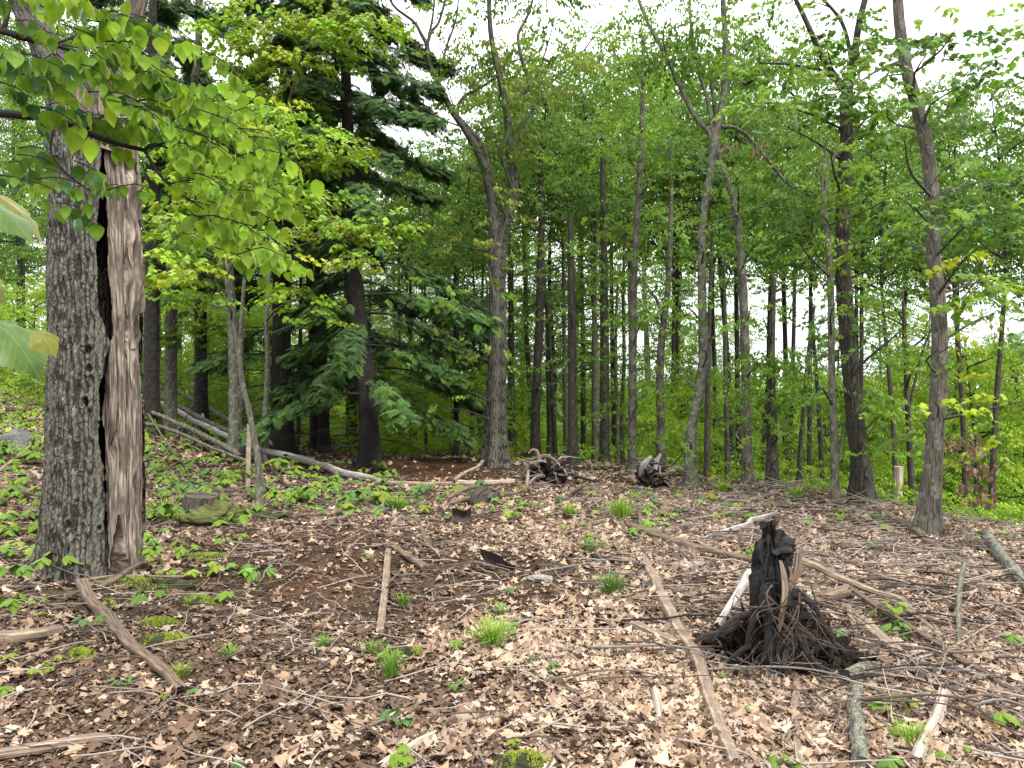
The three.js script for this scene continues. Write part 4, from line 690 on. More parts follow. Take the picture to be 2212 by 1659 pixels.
// ---------------------------------------------------------------- sticks, logs and branches on the ground
R = rng(8800);
function lyingPts(path, rpx) {                       // points along a line of the view, resting on the ground between them too
  const out = [], n = path.length - 1;
  for (let i = 0; i < n; i++) for (let j = 0; j < 4; j++) { const f = j / 4, a = path[i], b = path[i + 1]; out.push([lerp(a[0], b[0], f), lerp(a[1], b[1], f), lerp(a[2] || 0, b[2] || 0, f), lerp(rpx[i] ?? rpx[0], rpx[i + 1] ?? rpx[0], f)]); }
  out.push([path[n][0], path[n][1], path[n][2] || 0, rpx[n] ?? rpx[0]]);
  const cv = new THREE.CatmullRomCurve3(path.map(p => V(p[0], p[1], 0)), false, 'centripetal');
  const pts = out.map(([, , o, r], i) => { const c = path.length > 2 ? cv.getPoint(i / (out.length - 1)) : V(out[i][0], out[i][1], 0), g = ground(c.x, c.y), rm = r * -g.z / FPX; g.y += rm * .7 + .008 + o; g.r = rm; return g; });
  for (let k = 0; k < 3; k++) { const ys = pts.map(p => p.y); for (let i = 1; i < pts.length - 1; i++) pts[i].y = Math.max(lerp(ys[i], (ys[i - 1] + ys[i + 1]) / 2, .5), ys[i] - .01); }
  return pts;
}
function stick(name, label, cat, path, wpx, mat, { forks = [], sides = 10, taper = .8, rough = .09, group, ends, disp } = {}) {
  const rpx = path.map((p, i) => (ends ? at(ends, i / (path.length - 1)) : lerp(1, taper, i / (path.length - 1))) * wpx / 2), pts = lyingPts(path, rpx), rr = pts.map(p => p.r), r0 = rr[Math.floor(rr.length / 2)], t = thing(name, label, cat, ground(...path[Math.floor(path.length / 2)].slice(0, 2)), group);
  const fissure = r0 > .018 ? (th, l) => -r0 * .10 * (1 - sst(0, .3, Math.abs(noise2(Math.cos(th) * 2.5 + wpx, Math.sin(th) * 2.5 + l * .8, 0, 0, path[0][0] | 0)))) + r0 * .05 * noise2(th * 6, l * 6, 0, 0, 3) : null;
  wpart(t, 'wood', tube(pts, rr, { sides: r0 > .018 ? 24 : sides, step: r0 > .018 ? .03 : .06, rough, seed: Math.abs(path[0][0] + path[0][1]) % 97, texW: .3, disp: disp || fissure, ragged: 1.1 }), mat);
  for (const [fp, fw] of forks) { const fpts = lyingPts(fp, fp.map(() => fw / 2)), kr = fpts[0].r; wpart(t, 'side_twig', tube(fpts, [kr, kr * .5], { sides: 6, step: .05, rough: .12 }), mat); }
  return t;
}
const ST = (label, path, w, mat, o) => stick('stick', label, 'stick', path, w, mat, o), BR = (label, path, w, mat, o) => stick('fallen_branch', label, 'branch', path, w, mat, o), LG = (label, path, w, mat, o) => stick('log', label, 'log', path, w, mat, o);
BR('brown bark-covered branch slanting down from the foot of the split oak', [[176, 1268], [200, 1315], [236, 1348], [276, 1398], [330, 1440], [392, 1500]], 26, MAT.brownStick, { ends: [1, .95, 1.05, 1, .9, .85], forks: [[[[327, 1440], [310, 1475], [275, 1495]], 6]] });
ST('long thin lichen-grey twig across the foot of the split oak', [[-10, 1275], [60, 1272], [133, 1266], [233, 1256, .03], [330, 1250], [417, 1250]], 7, MAT.stick);
BR('crooked root-like branch lying at the hollow of the split oak', [[208, 1278], [240, 1265], [267, 1253, .03], [295, 1240, .05], [318, 1226, .02]], 14, MAT.brownStick);
LG('grey weathered log end jutting in at the frame edge above the yellow seedlings', [[-30, 1393], [60, 1386], [130, 1372]], 30, MAT.stick, { taper: .8 });
LG('smooth grey log with a broken twig end, lowest at the corner beneath the duff', [[-40, 1648], [60, 1632], [140, 1618], [215, 1604], [246, 1604]], 25, MAT.stick, { ends: [1.1, 1, .95, .8, .45], forks: [[[[210, 1606], [245, 1612], [275, 1622]], 7]] });
ST('bent thin brown twig running from the corner to the yellow seedlings', [[-10, 1560], [60, 1480], [115, 1430], [170, 1395]], 9, MAT.brownStick);
ST('short sawn pale stick lying straight along the wheel track', [[838, 1198], [833, 1260], [827, 1320], [820, 1368]], 16, MAT.stick, { ends: [.85, .95, 1, 1.02] });
ST('short brown stub of branch beside the upper end of the sawn stick', [[853, 1190], [885, 1212], [924, 1240]], 17, MAT.brownStick, { ends: [.8, .9, 1.2] });
ST('thin dark twig crossing over the sawn pale stick', [[800, 1310], [835, 1285, .05], [855, 1262]], 5, MAT.darkStick);
ST('short upright-leaning dark stub on the dark soil above the sawn stick', [[908, 1138], [916, 1165], [932, 1185]], 9, MAT.brownStick);
LG('pale sawn log end at the bottom edge with a frayed torn tip', [[822, 1672], [870, 1640], [910, 1615], [940, 1598]], 25, MAT.pale, { ends: [1, 1, .95, .8] });
BR('long pale barkless pole with a splintered tip reaching down beside the charred stump', [[1393, 1214], [1413, 1262], [1436, 1312], [1466, 1370], [1492, 1410], [1508, 1440], [1525, 1500], [1545, 1558], [1566, 1610], [1590, 1668]], 26, MAT.stick, { ends: [.55, .9, 1, 1, 1.05, 1.1, 1.1, 1.1, 1.15, 1.15] });
BR('dark branch passing under the splintered tip of the pale pole', [[1282, 1208], [1320, 1215], [1360, 1224], [1396, 1232]], 12, MAT.darkStick);
BR('brown grey branch running from the grass into the side of the charred stump', [[1357, 1140], [1400, 1158], [1475, 1184], [1550, 1202], [1632, 1222]], 19, MAT.brownStick, { ends: [.8, .95, 1, 1, 1] , forks: [[[[1385, 1155], [1383, 1120, .1], [1400, 1095, .16]], 7]] });
BR('curved silver slab of driftwood-grey wood behind the charred stump', [[1508, 1172], [1545, 1160], [1592, 1148], [1635, 1136, .04], [1678, 1126, .07]], 13, MAT.silver, { ends: [.5, 1, 1.1, 1, .7] });
BR('silver root limb slanting away from the base of the charred stump', [[1622, 1290, .16], [1606, 1310, .14], [1585, 1330, .08], [1548, 1362, .02]], 19, MAT.silver, { ends: [1, 1, .9, .6] });
LG('brown log lying behind the silver root limb', [[1548, 1312], [1575, 1296], [1605, 1284]], 20, MAT.brownStick);
LG('short log with dark bark band lying right of the charred stump', [[1780, 1318, .05], [1805, 1312, .05], [1828, 1305, .05]], 28, MAT.brownStick, { taper: 1 });
LG('tan log lying across just in front of the charred stump', [[1506, 1404], [1545, 1418], [1590, 1430], [1640, 1440], [1684, 1446]], 19, MAT.stick, { ends: [.7, .9, 1, 1, 1], forks: [[[[1556, 1425], [1560, 1405, .1], [1566, 1398, .16]], 10]] });
BR('long curving root branch reaching from the charred stump over the slope', [[1725, 1250, .12], [1770, 1262, .1], [1808, 1276, .08], [1850, 1290, .07], [1892, 1302, .05], [1950, 1316, .04], [1980, 1345, .02], [2028, 1372]], 15, MAT.stick, { ends: [1.3, 1.1, 1, 1, .9, .9, .8, .6] });
BR('long straight brown branch slanting down the slope past the tan sawn log', [[1825, 1296, .08], [1892, 1338, .07], [1950, 1372, .06], [2008, 1406, .05], [2060, 1436, .04], [2108, 1463, .03], [2225, 1522]], 14, MAT.brownStick, { ends: [.9, 1, 1, 1, 1, 1.1, 1.1] });
LG('sawn tan log with a reddish cut end below the long straight branch', [[1852, 1350], [1895, 1388], [1942, 1428]], 30, MAT.stick, { taper: 1 });
BR('crooked grey branch running from the charred stump base to the bottom edge', [[1703, 1440], [1714, 1465], [1722, 1492], [1716, 1540], [1720, 1590], [1728, 1668]], 16, MAT.stick, { ends: [.7, 1, 1, 1.05, 1.1, 1.2] });
BR('pale stub of branch beside the crooked grey branch at the bottom edge', [[1742, 1600], [1765, 1630], [1796, 1668]], 18, MAT.pale);
LG('upright-lying rough flaky bark log near the bottom edge', [[1852, 1500], [1846, 1545], [1852, 1600], [1862, 1670]], 33, MAT.lichen, { ends: [.9, 1, 1.05, 1.1] });
LG('short flaky log laid across the top of the rough bark log', [[1826, 1488, .04], [1858, 1476, .05], [1892, 1468, .04]], 25, MAT.lichen, { taper: .9 });
LG('bleached pale log pointing up the slope from the bottom edge', [[1980, 1664], [2002, 1602], [2024, 1565], [2038, 1530, .05]], 27, MAT.pale, { ends: [1.1, 1, 1, .8] });
BR('brown branch lying on the top of the slope, ending near the lichen log', [[1900, 1108], [1935, 1130], [1975, 1153], [2015, 1186], [2055, 1210], [2092, 1230], [2150, 1262]], 18, MAT.brownStick, { ends: [.8, .9, 1, 1, .9, .9, .7] });
LG('thick log coated in pale green lichen on the far slope', [[2130, 1166], [2150, 1196], [2175, 1230], [2230, 1290]], 27, MAT.lichen, { ends: [.9, 1, 1, 1.1] });
ST('long thin grey pole lying level along the top of the slope', [[1822, 1150], [1900, 1149], [1975, 1150], [2060, 1153], [2125, 1158], [2225, 1180]], 6, MAT.silver);
ST('short lichen-covered stake leaning over the slope twigs', [[2072, 1406], [2071, 1350, .06], [2074, 1315, .16], [2086, 1280, .22]], 12, MAT.lichen);
ST('short cut pale stub standing out from the leaves beside the pale pole', [[1416, 1502], [1420, 1535], [1425, 1568]], 20, MAT.pale, { taper: 1 });
ST('thin forked twig above the grey half-buried log', [[1288, 1330], [1315, 1355], [1340, 1390], [1356, 1410]], 10, MAT.brownStick, { forks: [[[[1315, 1355], [1290, 1372], [1265, 1376]], 6]] });
LG('grey half-buried log ending against the pale pole', [[1368, 1362], [1410, 1378], [1466, 1400]], 22, MAT.stick);
ST('dark brown stub lying in front of the grey half-buried log', [[1352, 1408], [1385, 1404], [1421, 1404]], 14, MAT.brownStick);
ST('narrow stick lying below the reddish soil patch, angled', [[1048, 1565], [1085, 1552], [1105, 1545]], 9, MAT.stick);
ST('forked pair of sticks over the reddish soil patch', [[1080, 1512], [1102, 1494], [1114, 1484]], 12, MAT.brownStick, { forks: [[[[1112, 1484], [1135, 1502], [1156, 1522]], 10]] });
ST('brown stick lying behind the reddish soil patch', [[1198, 1484], [1235, 1500], [1280, 1512]], 13, MAT.brownStick);
ST('thin grey twig standing at an angle near the pale sawn log end', [[1015, 1538], [1022, 1580], [1030, 1615], [1050, 1665]], 8, MAT.stick);
ST('long bare twig on the red duff slanting to the bottom centre', [[1198, 1492], [1235, 1520], [1262, 1550], [1300, 1580]], 5, MAT.darkStick);
ST('curved twig beside the pale sawn log end', [[890, 1534], [915, 1560], [930, 1590], [945, 1618]], 6, MAT.darkStick);
ST('bare stick at the bottom edge below the red duff', [[1175, 1612], [1200, 1635], [1230, 1662]], 12, MAT.stick);
ST('thin twig lying at the bottom edge between the small seedlings', [[378, 1662], [440, 1645], [470, 1625], [505, 1612]], 8, MAT.stick, { forks: [[[[440, 1645], [425, 1630], [415, 1622]], 6]] });
ST('dark broken twig on the leaves beyond the charred stump, tilted up', [[1222, 1088], [1240, 1075, .05], [1256, 1066, .06]], 8, MAT.darkStick);
BR('thin grey stick leading from the grass tuft to the brown grey branch', [[1222, 1142], [1270, 1134], [1320, 1124], [1370, 1114]], 6, MAT.stick);
ST('loose brown stick leaning on the lower side of the charred stump', [[1832, 1330, .04], [1842, 1360, .03], [1852, 1385]], 12, MAT.stick);
ST('short dark stub beside the pale pole lower down', [[1472, 1462], [1478, 1492], [1484, 1520]], 15, MAT.darkStick);
ST('broken stick parallel to the lower end of the pale pole', [[1525, 1440], [1548, 1490], [1558, 1520]], 9, MAT.brownStick);
ST('bent stick beside the bottom end of the pale pole', [[1583, 1545], [1590, 1590], [1606, 1650]], 12, MAT.stick);
LG('brown weathered log lying behind the split oak on the bank', [[-20, 1062], [30, 1070], [84, 1078]], 24, MAT.brownStick);
BR('pale thin branch sticking out on the bank behind the split oak', [[-10, 1028], [30, 1004, .05], [66, 984, .12]], 8, MAT.stick);
BR('grey fallen branch high on the bank behind the split oak', [[30, 812], [60, 822], [98, 838]], 9, MAT.silver);
// fallen trunks coming down the bank
BR('long slim fallen trunk, lichen grey turning bare and pale at its lower end', [[300, 905, .5], [360, 922, .45], [417, 948, .35], [500, 978, .22], [560, 995, .15], [633, 1005, .1], [690, 1018, .06], [740, 1032, .04], [825, 1046]], 15, MAT.silver, { ends: [.55, .65, .75, .85, .95, 1, 1.05, 1.05, 1] });
BR('lichen-covered fallen trunk lying just above the long slim one', [[305, 895, .6], [380, 925, .5], [450, 955, .35], [520, 975, .25], [575, 990, .1]], 12, MAT.lichen, { ends: [.6, .8, 1, 1, .9] });
BR('lower fallen trunk of the three slanting down the bank, greyest', [[300, 930, .45], [400, 962, .3], [470, 985, .2], [520, 1002, .1]], 12, MAT.lichen, { ends: [.7, .9, 1, .8], forks: [[[[320, 940, .4], [360, 985, .2], [402, 1012]], 4]] });
BR('dark bent branch dropping from the fallen trunks to the ferns', [[566, 1003, .08], [590, 1028, .06], [621, 1055]], 7, MAT.darkStick);
BR('thin mossy pole stacked under the slanting fallen trunks', [[300, 950, .3], [380, 965, .25], [460, 992, .15], [540, 1012, .08]], 9, MAT.lichen, { forks: [[[[380, 965, .25], [410, 940, .5], [432, 905, .9]], 3.5]] });
BR('upper lichened pole of the fallen heap, crossing before the pale trunk', [[300, 868, .8], [360, 893, .7], [430, 925, .55], [500, 955, .4], [590, 988, .2]], 10, MAT.lichen, { ends: [.6, .8, 1, 1, .9], forks: [[[[430, 925, .55], [455, 880, 1.1], [470, 830, 1.6]], 4], [[[500, 955, .4], [520, 905, .9], [548, 872, 1.3]], 3.5]] });
BR('bare grey branch sticking up from the fallen heap on the bank', [[440, 950, .4], [420, 900, .9], [412, 850, 1.5], [390, 800, 2.0]], 6, MAT.silver, { ends: [1, .8, .6, .4] });
LG('pale log lying level in front of the low soil bank', [[815, 1047], [880, 1049], [937, 1050], [985, 1048]], 11, MAT.stick);
LG('pale peeled log running on to the tangled root mound', [[985, 1050], [1030, 1050], [1070, 1048], [1108, 1046]], 14, MAT.pale);
BR('bleached forked branch resting on the pale peeled log', [[980, 1049, .05], [1005, 1040, .12], [1030, 1034, .16], [1042, 1024, .2]], 9, MAT.stick);
BR('thin branch lying in front of the mound of tangled roots', [[1075, 1070], [1120, 1065], [1150, 1050, .05], [1165, 1030, .15]], 5, MAT.stick);
ST('upright tan broken stake among the ferns by the leaning sapling', [[535, 1062], [537, 1030, .45], [538, 1020, .72]], 10, MAT.stick, { taper: .95 });
BR('grey dead branch raised over the upturned grey roots', [[1412, 968, 1.1], [1440, 985, .9], [1470, 1015, .45], [1510, 1045, .1]], 6, MAT.silver, {});
LG('grey log lying beside the upturned grey roots', [[1440, 1034, .1], [1475, 1028, .1], [1530, 1022, .1]], 11, MAT.silver);
LG('short log on the brow below the dark mottled trunk', [[1568, 1052], [1590, 1065], [1604, 1074]], 8, MAT.stick);
// thin dead twigs tangled on the slope and around
{
  const lab = 'thin bare dead twig in the tangle on the leafy slope', grp = 'dead twigs tangled on the slope';
  for (let i = 0; i < 190; i++) {
    const px = i < 150 ? U(1720, 2205) : U(1150, 1650), py = i < 150 ? U(1125 + Math.max(0, px - 1900) * .1, 1560) : U(1090, 1500), g = ground(px, py), k = FPX / -g.z, l = U(.25, 1.2) * k, a = U(-.5, 1.0), dx = Math.cos(a) * l, dy = Math.sin(a) * l * .35, m = U(-.3, .3) * 12;
    const p = [[px, py, U(0, .05)], [px + dx * .5, py + dy * .5 + m, U(.02, .12)], [px + dx, py + dy, U(0, .1)]];
    if (p[2][0] > 2260 || ground(p[2][0], p[2][1]).distanceTo(g) > 2) continue;
    stick('dead_twig', lab, 'twig', p, U(.009, .02) * k, pick([MAT.brownStick, MAT.stick, MAT.silver, MAT.brownStick, MAT.darkStick]), { sides: 6, group: grp, taper: .4, forks: R() < .6 ? [[[p[1], [p[1][0] + U(-30, 40), p[1][1] + U(-30, 15), U(.02, .16)]], .006 * k]] : [] });
  }
}

// ---------------------------------------------------------------- stumps, root masses, bark, rock
function lump(p, rx, ry, rz, seed, amp = .3, freq = 2, seg = 36) {      // an uneven mound, rock or clod
  const g = new THREE.SphereGeometry(1, seg, Math.round(seg * .7)), a = g.attributes.position;
  for (let i = 0; i < a.count; i++) { const x = a.getX(i), y = a.getY(i), z = a.getZ(i), n = 1 + amp * (noise2(x * freq + seed, y * freq + z * freq * .7, 0, 0, seed) + .5 * noise2(z * freq * 2.3 + seed, x * freq * 2.1 + y * freq, 0, 0, seed + 1) + .3 * noise2(x * freq * 5, z * freq * 5 + y * freq * 4, 0, 0, seed + 2)); a.setXYZ(i, p.x + x * n * rx, p.y + y * n * ry, p.z + z * n * rz); }
  g.computeVertexNormals(); return g;
}
const PEAT = new THREE.MeshPhysicalMaterial({ map: soilMap, bumpMap: soilBump, bumpScale: .04, color: new THREE.Color().setRGB(.062, .048, .039), roughness: 1, specularIntensity: .2 });
{ // the charred stump with its roots
  const g = ground(1690, 1438), d = -g.z, k = d / FPX, t = thing('charred_stump', 'jagged black charred stump with tan roots hanging down it', 'stump', g);
  const ax = [[1690, 1450], [1688, 1400], [1682, 1340], [1676, 1280], [1672, 1230], [1674, 1190], [1670, 1160], [1664, 1140], [1662, 1128]].map(p => W(...p, d)), rad = [58, 46, 38, 32, 26, 20, 14, 8, 2].map(v => v * k);
  const rag = (th, l, r) => -.034 * (1 - sst(0, .3, Math.abs(noise2(Math.cos(th) * 3.2, Math.sin(th) * 3.2 + l * 2.2, 0, 0, 131)))) + .034 * noise2(Math.cos(th) * 2.4, Math.sin(th) * 2.4 + l * 5.5, 0, 0, 132) + .022 * noise2(Math.cos(th) * 5, Math.sin(th) * 5 + l * 14, 0, 0, 133) + .007 * noise2(th * 20, l * 60, 0, 0, 134);
  wpart(t, 'charred_wood', tube(ax, rad, { sides: 64, step: .008, rough: .08, disp: rag, texW: .25 }), MAT.char);
  const bit = (name, pts, w, mat, o = {}) => wpart(t, name, tube(pts.map(([x, y, q = 0]) => W(x, y, d + q)), w.map(v => v * k / 2), { sides: 14, step: .015, rough: .3, ragged: 1, seed: pts[0][0] % 89, texW: .25, ...o }), mat);
  for (const [pts, w] of [[[[1648, 1448], [1644, 1330], [1650, 1230], [1654, 1168, .02]], [44, 36, 28, 5]], [[[1700, 1448, -.05], [1704, 1340, -.06], [1702, 1260, -.05], [1698, 1208, -.03]], [46, 38, 26, 6]], [[[1626, 1450], [1630, 1380], [1640, 1310], [1644, 1262]], [40, 30, 20, 4]], [[[1732, 1450, -.02], [1726, 1375, -.03], [1718, 1310, -.02], [1722, 1272]], [44, 32, 20, 4]], [[[1670, 1452, -.12], [1668, 1380, -.1], [1662, 1310, -.08], [1664, 1250, -.05]], [46, 38, 26, 6]], [[[1664, 1300, .1], [1662, 1200, .08], [1666, 1135, .06]], [40, 30, 3]]]) bit('charred_snag', pts, w, MAT.char, { disp: rag, ragged: 1.4 });
  bit('charred_snag', [[1676, 1186, -.02], [1696, 1180, -.04], [1716, 1182, -.06]], [40, 30, 22], MAT.char, { disp: rag });
  bit('charred_snag', [[1684, 1215], [1690, 1190], [1686, 1162], [1690, 1145]], [44, 34, 20, 4], MAT.char, { disp: rag });
  bit('charred_snag', [[1646, 1230], [1644, 1190], [1650, 1165]], [30, 22, 3], MAT.char, { disp: rag });
  bit('root', [[1686, 1212, -.12], [1692, 1240, -.15], [1696, 1272, -.16], [1692, 1310, -.17], [1687, 1345, -.17], [1684, 1364, -.17]], [6, 12, 16, 12, 10, 4], MAT.stick);
  bit('root', [[1726, 1196, -.06], [1722, 1232, -.1], [1712, 1256, -.13], [1700, 1275, -.15], [1695, 1290, -.16]], [14, 16, 14, 16, 12], MAT.brownStick);
  bit('root', [[1706, 1225, -.14], [1709, 1245, -.15], [1703, 1258, -.16]], [5, 5, 4], MAT.stick);
  bit('root', [[1588, 1286, -.02], [1612, 1308, -.1], [1640, 1312, -.16], [1676, 1304, -.2]], [2.5, 3, 3, 2.5], MAT.brownStick);
  bit('root', [[1700, 1296, -.1], [1712, 1340, -.16], [1730, 1385, -.2]], [3, 4, 2], MAT.brownStick);
  bit('root', [[1700, 1292, -.05], [1722, 1290, -.12], [1752, 1302, -.16]], [15, 13, 3], MAT.darkStick);
  bit('root', [[1716, 1345], [1735, 1395, -.1], [1755, 1435, -.15]], [26, 20, 10], MAT.darkStick);
  bit('root', [[1640, 1360], [1612, 1400, -.05], [1590, 1425, -.1]], [26, 18, 8], MAT.char);
  bit('root', [[1752, 1432, .0], [1762, 1408, -.05], [1785, 1392, -.05], [1810, 1396, -.05], [1826, 1420, -.05], [1820, 1452, -.08], [1812, 1460, -.1]], [9, 11, 12, 12, 10, 8, 4], MAT.darkStick);
  bit('root', [[1745, 1428], [1722, 1430, -.1], [1716, 1444, -.14], [1735, 1452, -.16], [1738, 1462, -.16]], [12, 12, 11, 9, 5], MAT.brownStick);
  bit('root', [[1600, 1345], [1560, 1365, -.05], [1520, 1375, -.05], [1500, 1388, -.05]], [20, 16, 14, 8], MAT.darkStick);
  wpart(t, 'peat', lump(g.clone().add(V(.02, -.02, .02)), .30, .13, .22, 41, .4, 2.4, 48), PEAT);
  for (const [x, y, rx, ry, sd] of [[1584, 1412, .13, .08, 42], [1770, 1436, .17, .09, 43], [1735, 1415, .10, .14, 44], [1632, 1424, .10, .14, 45]]) { const q = ground(x, y); wpart(t, 'peat', lump(q, rx * 1.15, ry * 1.2, .15, sd, .75, 5, 64), PEAT); }
  for (const [pts, w] of [[[[1640, 1330], [1600, 1330, -.06], [1565, 1352, -.1], [1540, 1385, -.1]], [15, 13, 10, 4]], [[[1735, 1330], [1775, 1345, -.08], [1800, 1385, -.12], [1792, 1430, -.14]], [16, 13, 10, 4]], [[[1640, 1390], [1600, 1405, -.15], [1570, 1430, -.2]], [15, 11, 5]], [[[1730, 1400], [1760, 1430, -.2], [1790, 1462, -.24]], [13, 10, 5]], [[[1700, 1400, -.1], [1694, 1430, -.22], [1700, 1462, -.28]], [13, 10, 5]], [[[1725, 1280], [1760, 1310, -.04], [1782, 1350, -.06]], [16, 12, 4]], [[[1650, 1300], [1625, 1345, -.1], [1612, 1390, -.14]], [16, 12, 5]]]) bit('root', pts, w, pick([MAT.darkStick, MAT.brownStick, MAT.brownStick, MAT.char]));
  R = rng(1234);
  for (let i = 0; i < 90; i++) { const a = U(0, 6.28), h = U(.02, .5), p = g.clone().add(V(Math.cos(a) * U(.08, .2), h, Math.abs(Math.sin(a)) * .15)), e = p.clone().add(V(U(-.25, .3), -U(.02, .25), U(0, .22))); e.y = Math.max(e.y, g.y + .01); wpart(t, 'rootlet', tube([p, p.clone().lerp(e, .5).add(V(U(-.08, .08), U(-.03, .07), U(-.05, .05))), e], [U(.003, .007), .0035, .0012], { sides: 5, step: .03, rough: .3, seed: i }), pick([MAT.darkStick, MAT.brownStick, MAT.char])); }
}
R = rng(1717);
function rootMass(label, px, py, d, rx, ry, n, mats, seed, extra = []) {
  const g = W(px, py, d), t = thing('root_mass', label, 'roots', V(g.x, height(g.x, g.z), g.z)), k = d / FPX;
  wpart(t, 'earth', lump(V(g.x, t.position.y + ry * k * .35, g.z), rx * k * .62, ry * k * .55, .4, seed, .5, 3, 48), PEAT);
  for (let i = 0; i < n; i++) {
    const a = U(0, 6.28), el = U(-.1, 1.3), dir = V(Math.cos(a) * Math.cos(el), Math.sin(el), Math.sin(a) * Math.cos(el)), p = V(g.x + dir.x * rx * k * .5, t.position.y + ry * k * .3 + dir.y * ry * k * .45, g.z + Math.abs(dir.z) * .35), l = U(.15, .55), e = p.clone().addScaledVector(dir, l * .7).add(V(U(-.3, .3), -U(0, .4) * l, U(-.1, .2))); e.y = Math.max(e.y, t.position.y + .03);
    const r = U(.006, .022); wpart(t, 'root', tube([p, p.clone().lerp(e, .4).add(V(U(-.1, .1), U(-.05, .12), 0)), p.clone().lerp(e, .75).add(V(U(-.1, .1), U(-.05, .05), 0)), e], [r, r * .8, r * .6, r * .2], { sides: 6, step: .06, rough: .14, seed: i }), pick(mats));
  }
  for (const [pts, w, m] of extra) wpart(t, 'root', tube(pts.map(([x, y, o = 0]) => W(x, y, d + o)), w.map(v => v * k / 2), { sides: 10, step: .04, rough: .12, seed: pts.length }), m);
  return t;
}
rootMass('dark tangled mound of upturned roots at the foot of the pine', 1182, 1050, 12.6, 60, 46, 80, [MAT.darkStick, MAT.brownStick, MAT.stick, MAT.silver], 21, [[[[1120, 1055], [1135, 1020, -.2], [1150, 1000, -.3], [1166, 1010, -.4]], [12, 12, 10, 6], MAT.stick], [[[1165, 1000, -.4], [1160, 975, -.4], [1150, 972, -.4], [1142, 980, -.4]], [9, 7, 5, 3], MAT.stick], [[[1138, 1060, -.5], [1140, 1030, -.5], [1142, 1015, -.5]], [9, 8, 5], MAT.pale], [[[1210, 1015, -.3], [1250, 1030, -.3], [1290, 1040, -.2]], [10, 7, 3], MAT.darkStick], [[[1150, 995, -.3], [1180, 985, -.3], [1205, 1000, -.3]], [10, 9, 6], MAT.brownStick]]);
rootMass('grey weathered plate of upturned roots beyond the brow', 1408, 1040, 12.6, 42, 44, 30, [MAT.silver, MAT.stick, MAT.darkStick], 31, [[[[1385, 1040], [1392, 1005, -.2], [1408, 985, -.2]], [18, 15, 6], MAT.silver], [[[1410, 1040, -.2], [1418, 1000, -.2], [1428, 980, -.2]], [16, 12, 5], MAT.silver], [[[1372, 1042, -.2], [1360, 1030, -.2], [1352, 1035, -.2]], [10, 8, 5], MAT.stick]]);
{ const g = ground(1056, 1086), k = -g.z / FPX, t = thing('stump', 'low rotten stump with a mossy face and loose slabs of bark', 'stump', g);
  wpart(t, 'wood', tube([g.clone().add(V(0, -.06, 0)), g.clone().add(V(0, .06, 0)), g.clone().add(V(.03, .13, -.02))], [.24, .2, .12], { sides: 26, step: .02, rough: .4, seed: 9, ragged: .5 }), MAT.brown);
  for (const [a, b, w] of [[[965, 1082], [1036, 1058], 12], [[975, 1092], [1070, 1082], 11], [[1040, 1062], [1072, 1068], 8]]) { const p = ground(...a), q = ground(...b); p.y += .03; q.y += .06; wpart(t, 'bark_slab', tube([p, p.clone().lerp(q, .5).add(V(0, .03, 0)), q], [w * k / 2, w * k * .6, w * k * .3], { sides: 8, step: .04, rough: .25, seed: a[0] }), MAT.brownStick); } }
{ const g = ground(432, 1128), t = thing('stump', 'old moss-grown stump among the seedlings beside the split oak', 'stump', g);
  wpart(t, 'wood', tube([g.clone().add(V(0, -.1, 0)), g.clone().add(V(0, .12, 0)), g.clone().add(V(.02, .3, 0))], [.30, .24, .2], { sides: 30, step: .02, rough: .22, seed: 19 }), MAT.brown);
  wpart(t, 'moss', lump(g.clone().add(V(.12, .1, .08)), .3, .14, .26, 61, .3, 3), new THREE.MeshStandardMaterial({ color: new THREE.Color().setRGB(.085, .095, .02), bumpMap: soilBump, bumpScale: .03, roughness: 1 })); }
{ const g = ground(30, 975), t = thing('rock', 'angular grey rock on the mossy bank behind the split oak', 'rock', g);
  wpart(t, 'stone', lump(g.clone().add(V(0, .08, 0)), .24, .2, .2, 71, .35, 1.6, 24), new THREE.MeshStandardMaterial({ map: soilMap, bumpMap: soilBump, bumpScale: .02, color: new THREE.Color().setRGB(.26, .27, .27), roughness: .95 })); }
{ const t = thing('rock', 'flat pale stone half sunk in the soil near the curled bark', 'rock', ground(1165, 1250)), g = t.position; wpart(t, 'stone', lump(g.clone(), .11, .035, .08, 72, .25, 1.7, 24), new THREE.MeshStandardMaterial({ map: soilMap, color: new THREE.Color().setRGB(.42, .40, .37), roughness: .95 })); }
{ const t = thing('rock', 'broad pale stone in the leaves behind the brown grey branch', 'rock', ground(1490, 1224)), g = t.position; wpart(t, 'stone', lump(g.clone(), .22, .04, .12, 73, .25, 1.7, 24), new THREE.MeshStandardMaterial({ map: soilMap, color: new THREE.Color().setRGB(.45, .40, .36), roughness: .95 })); }
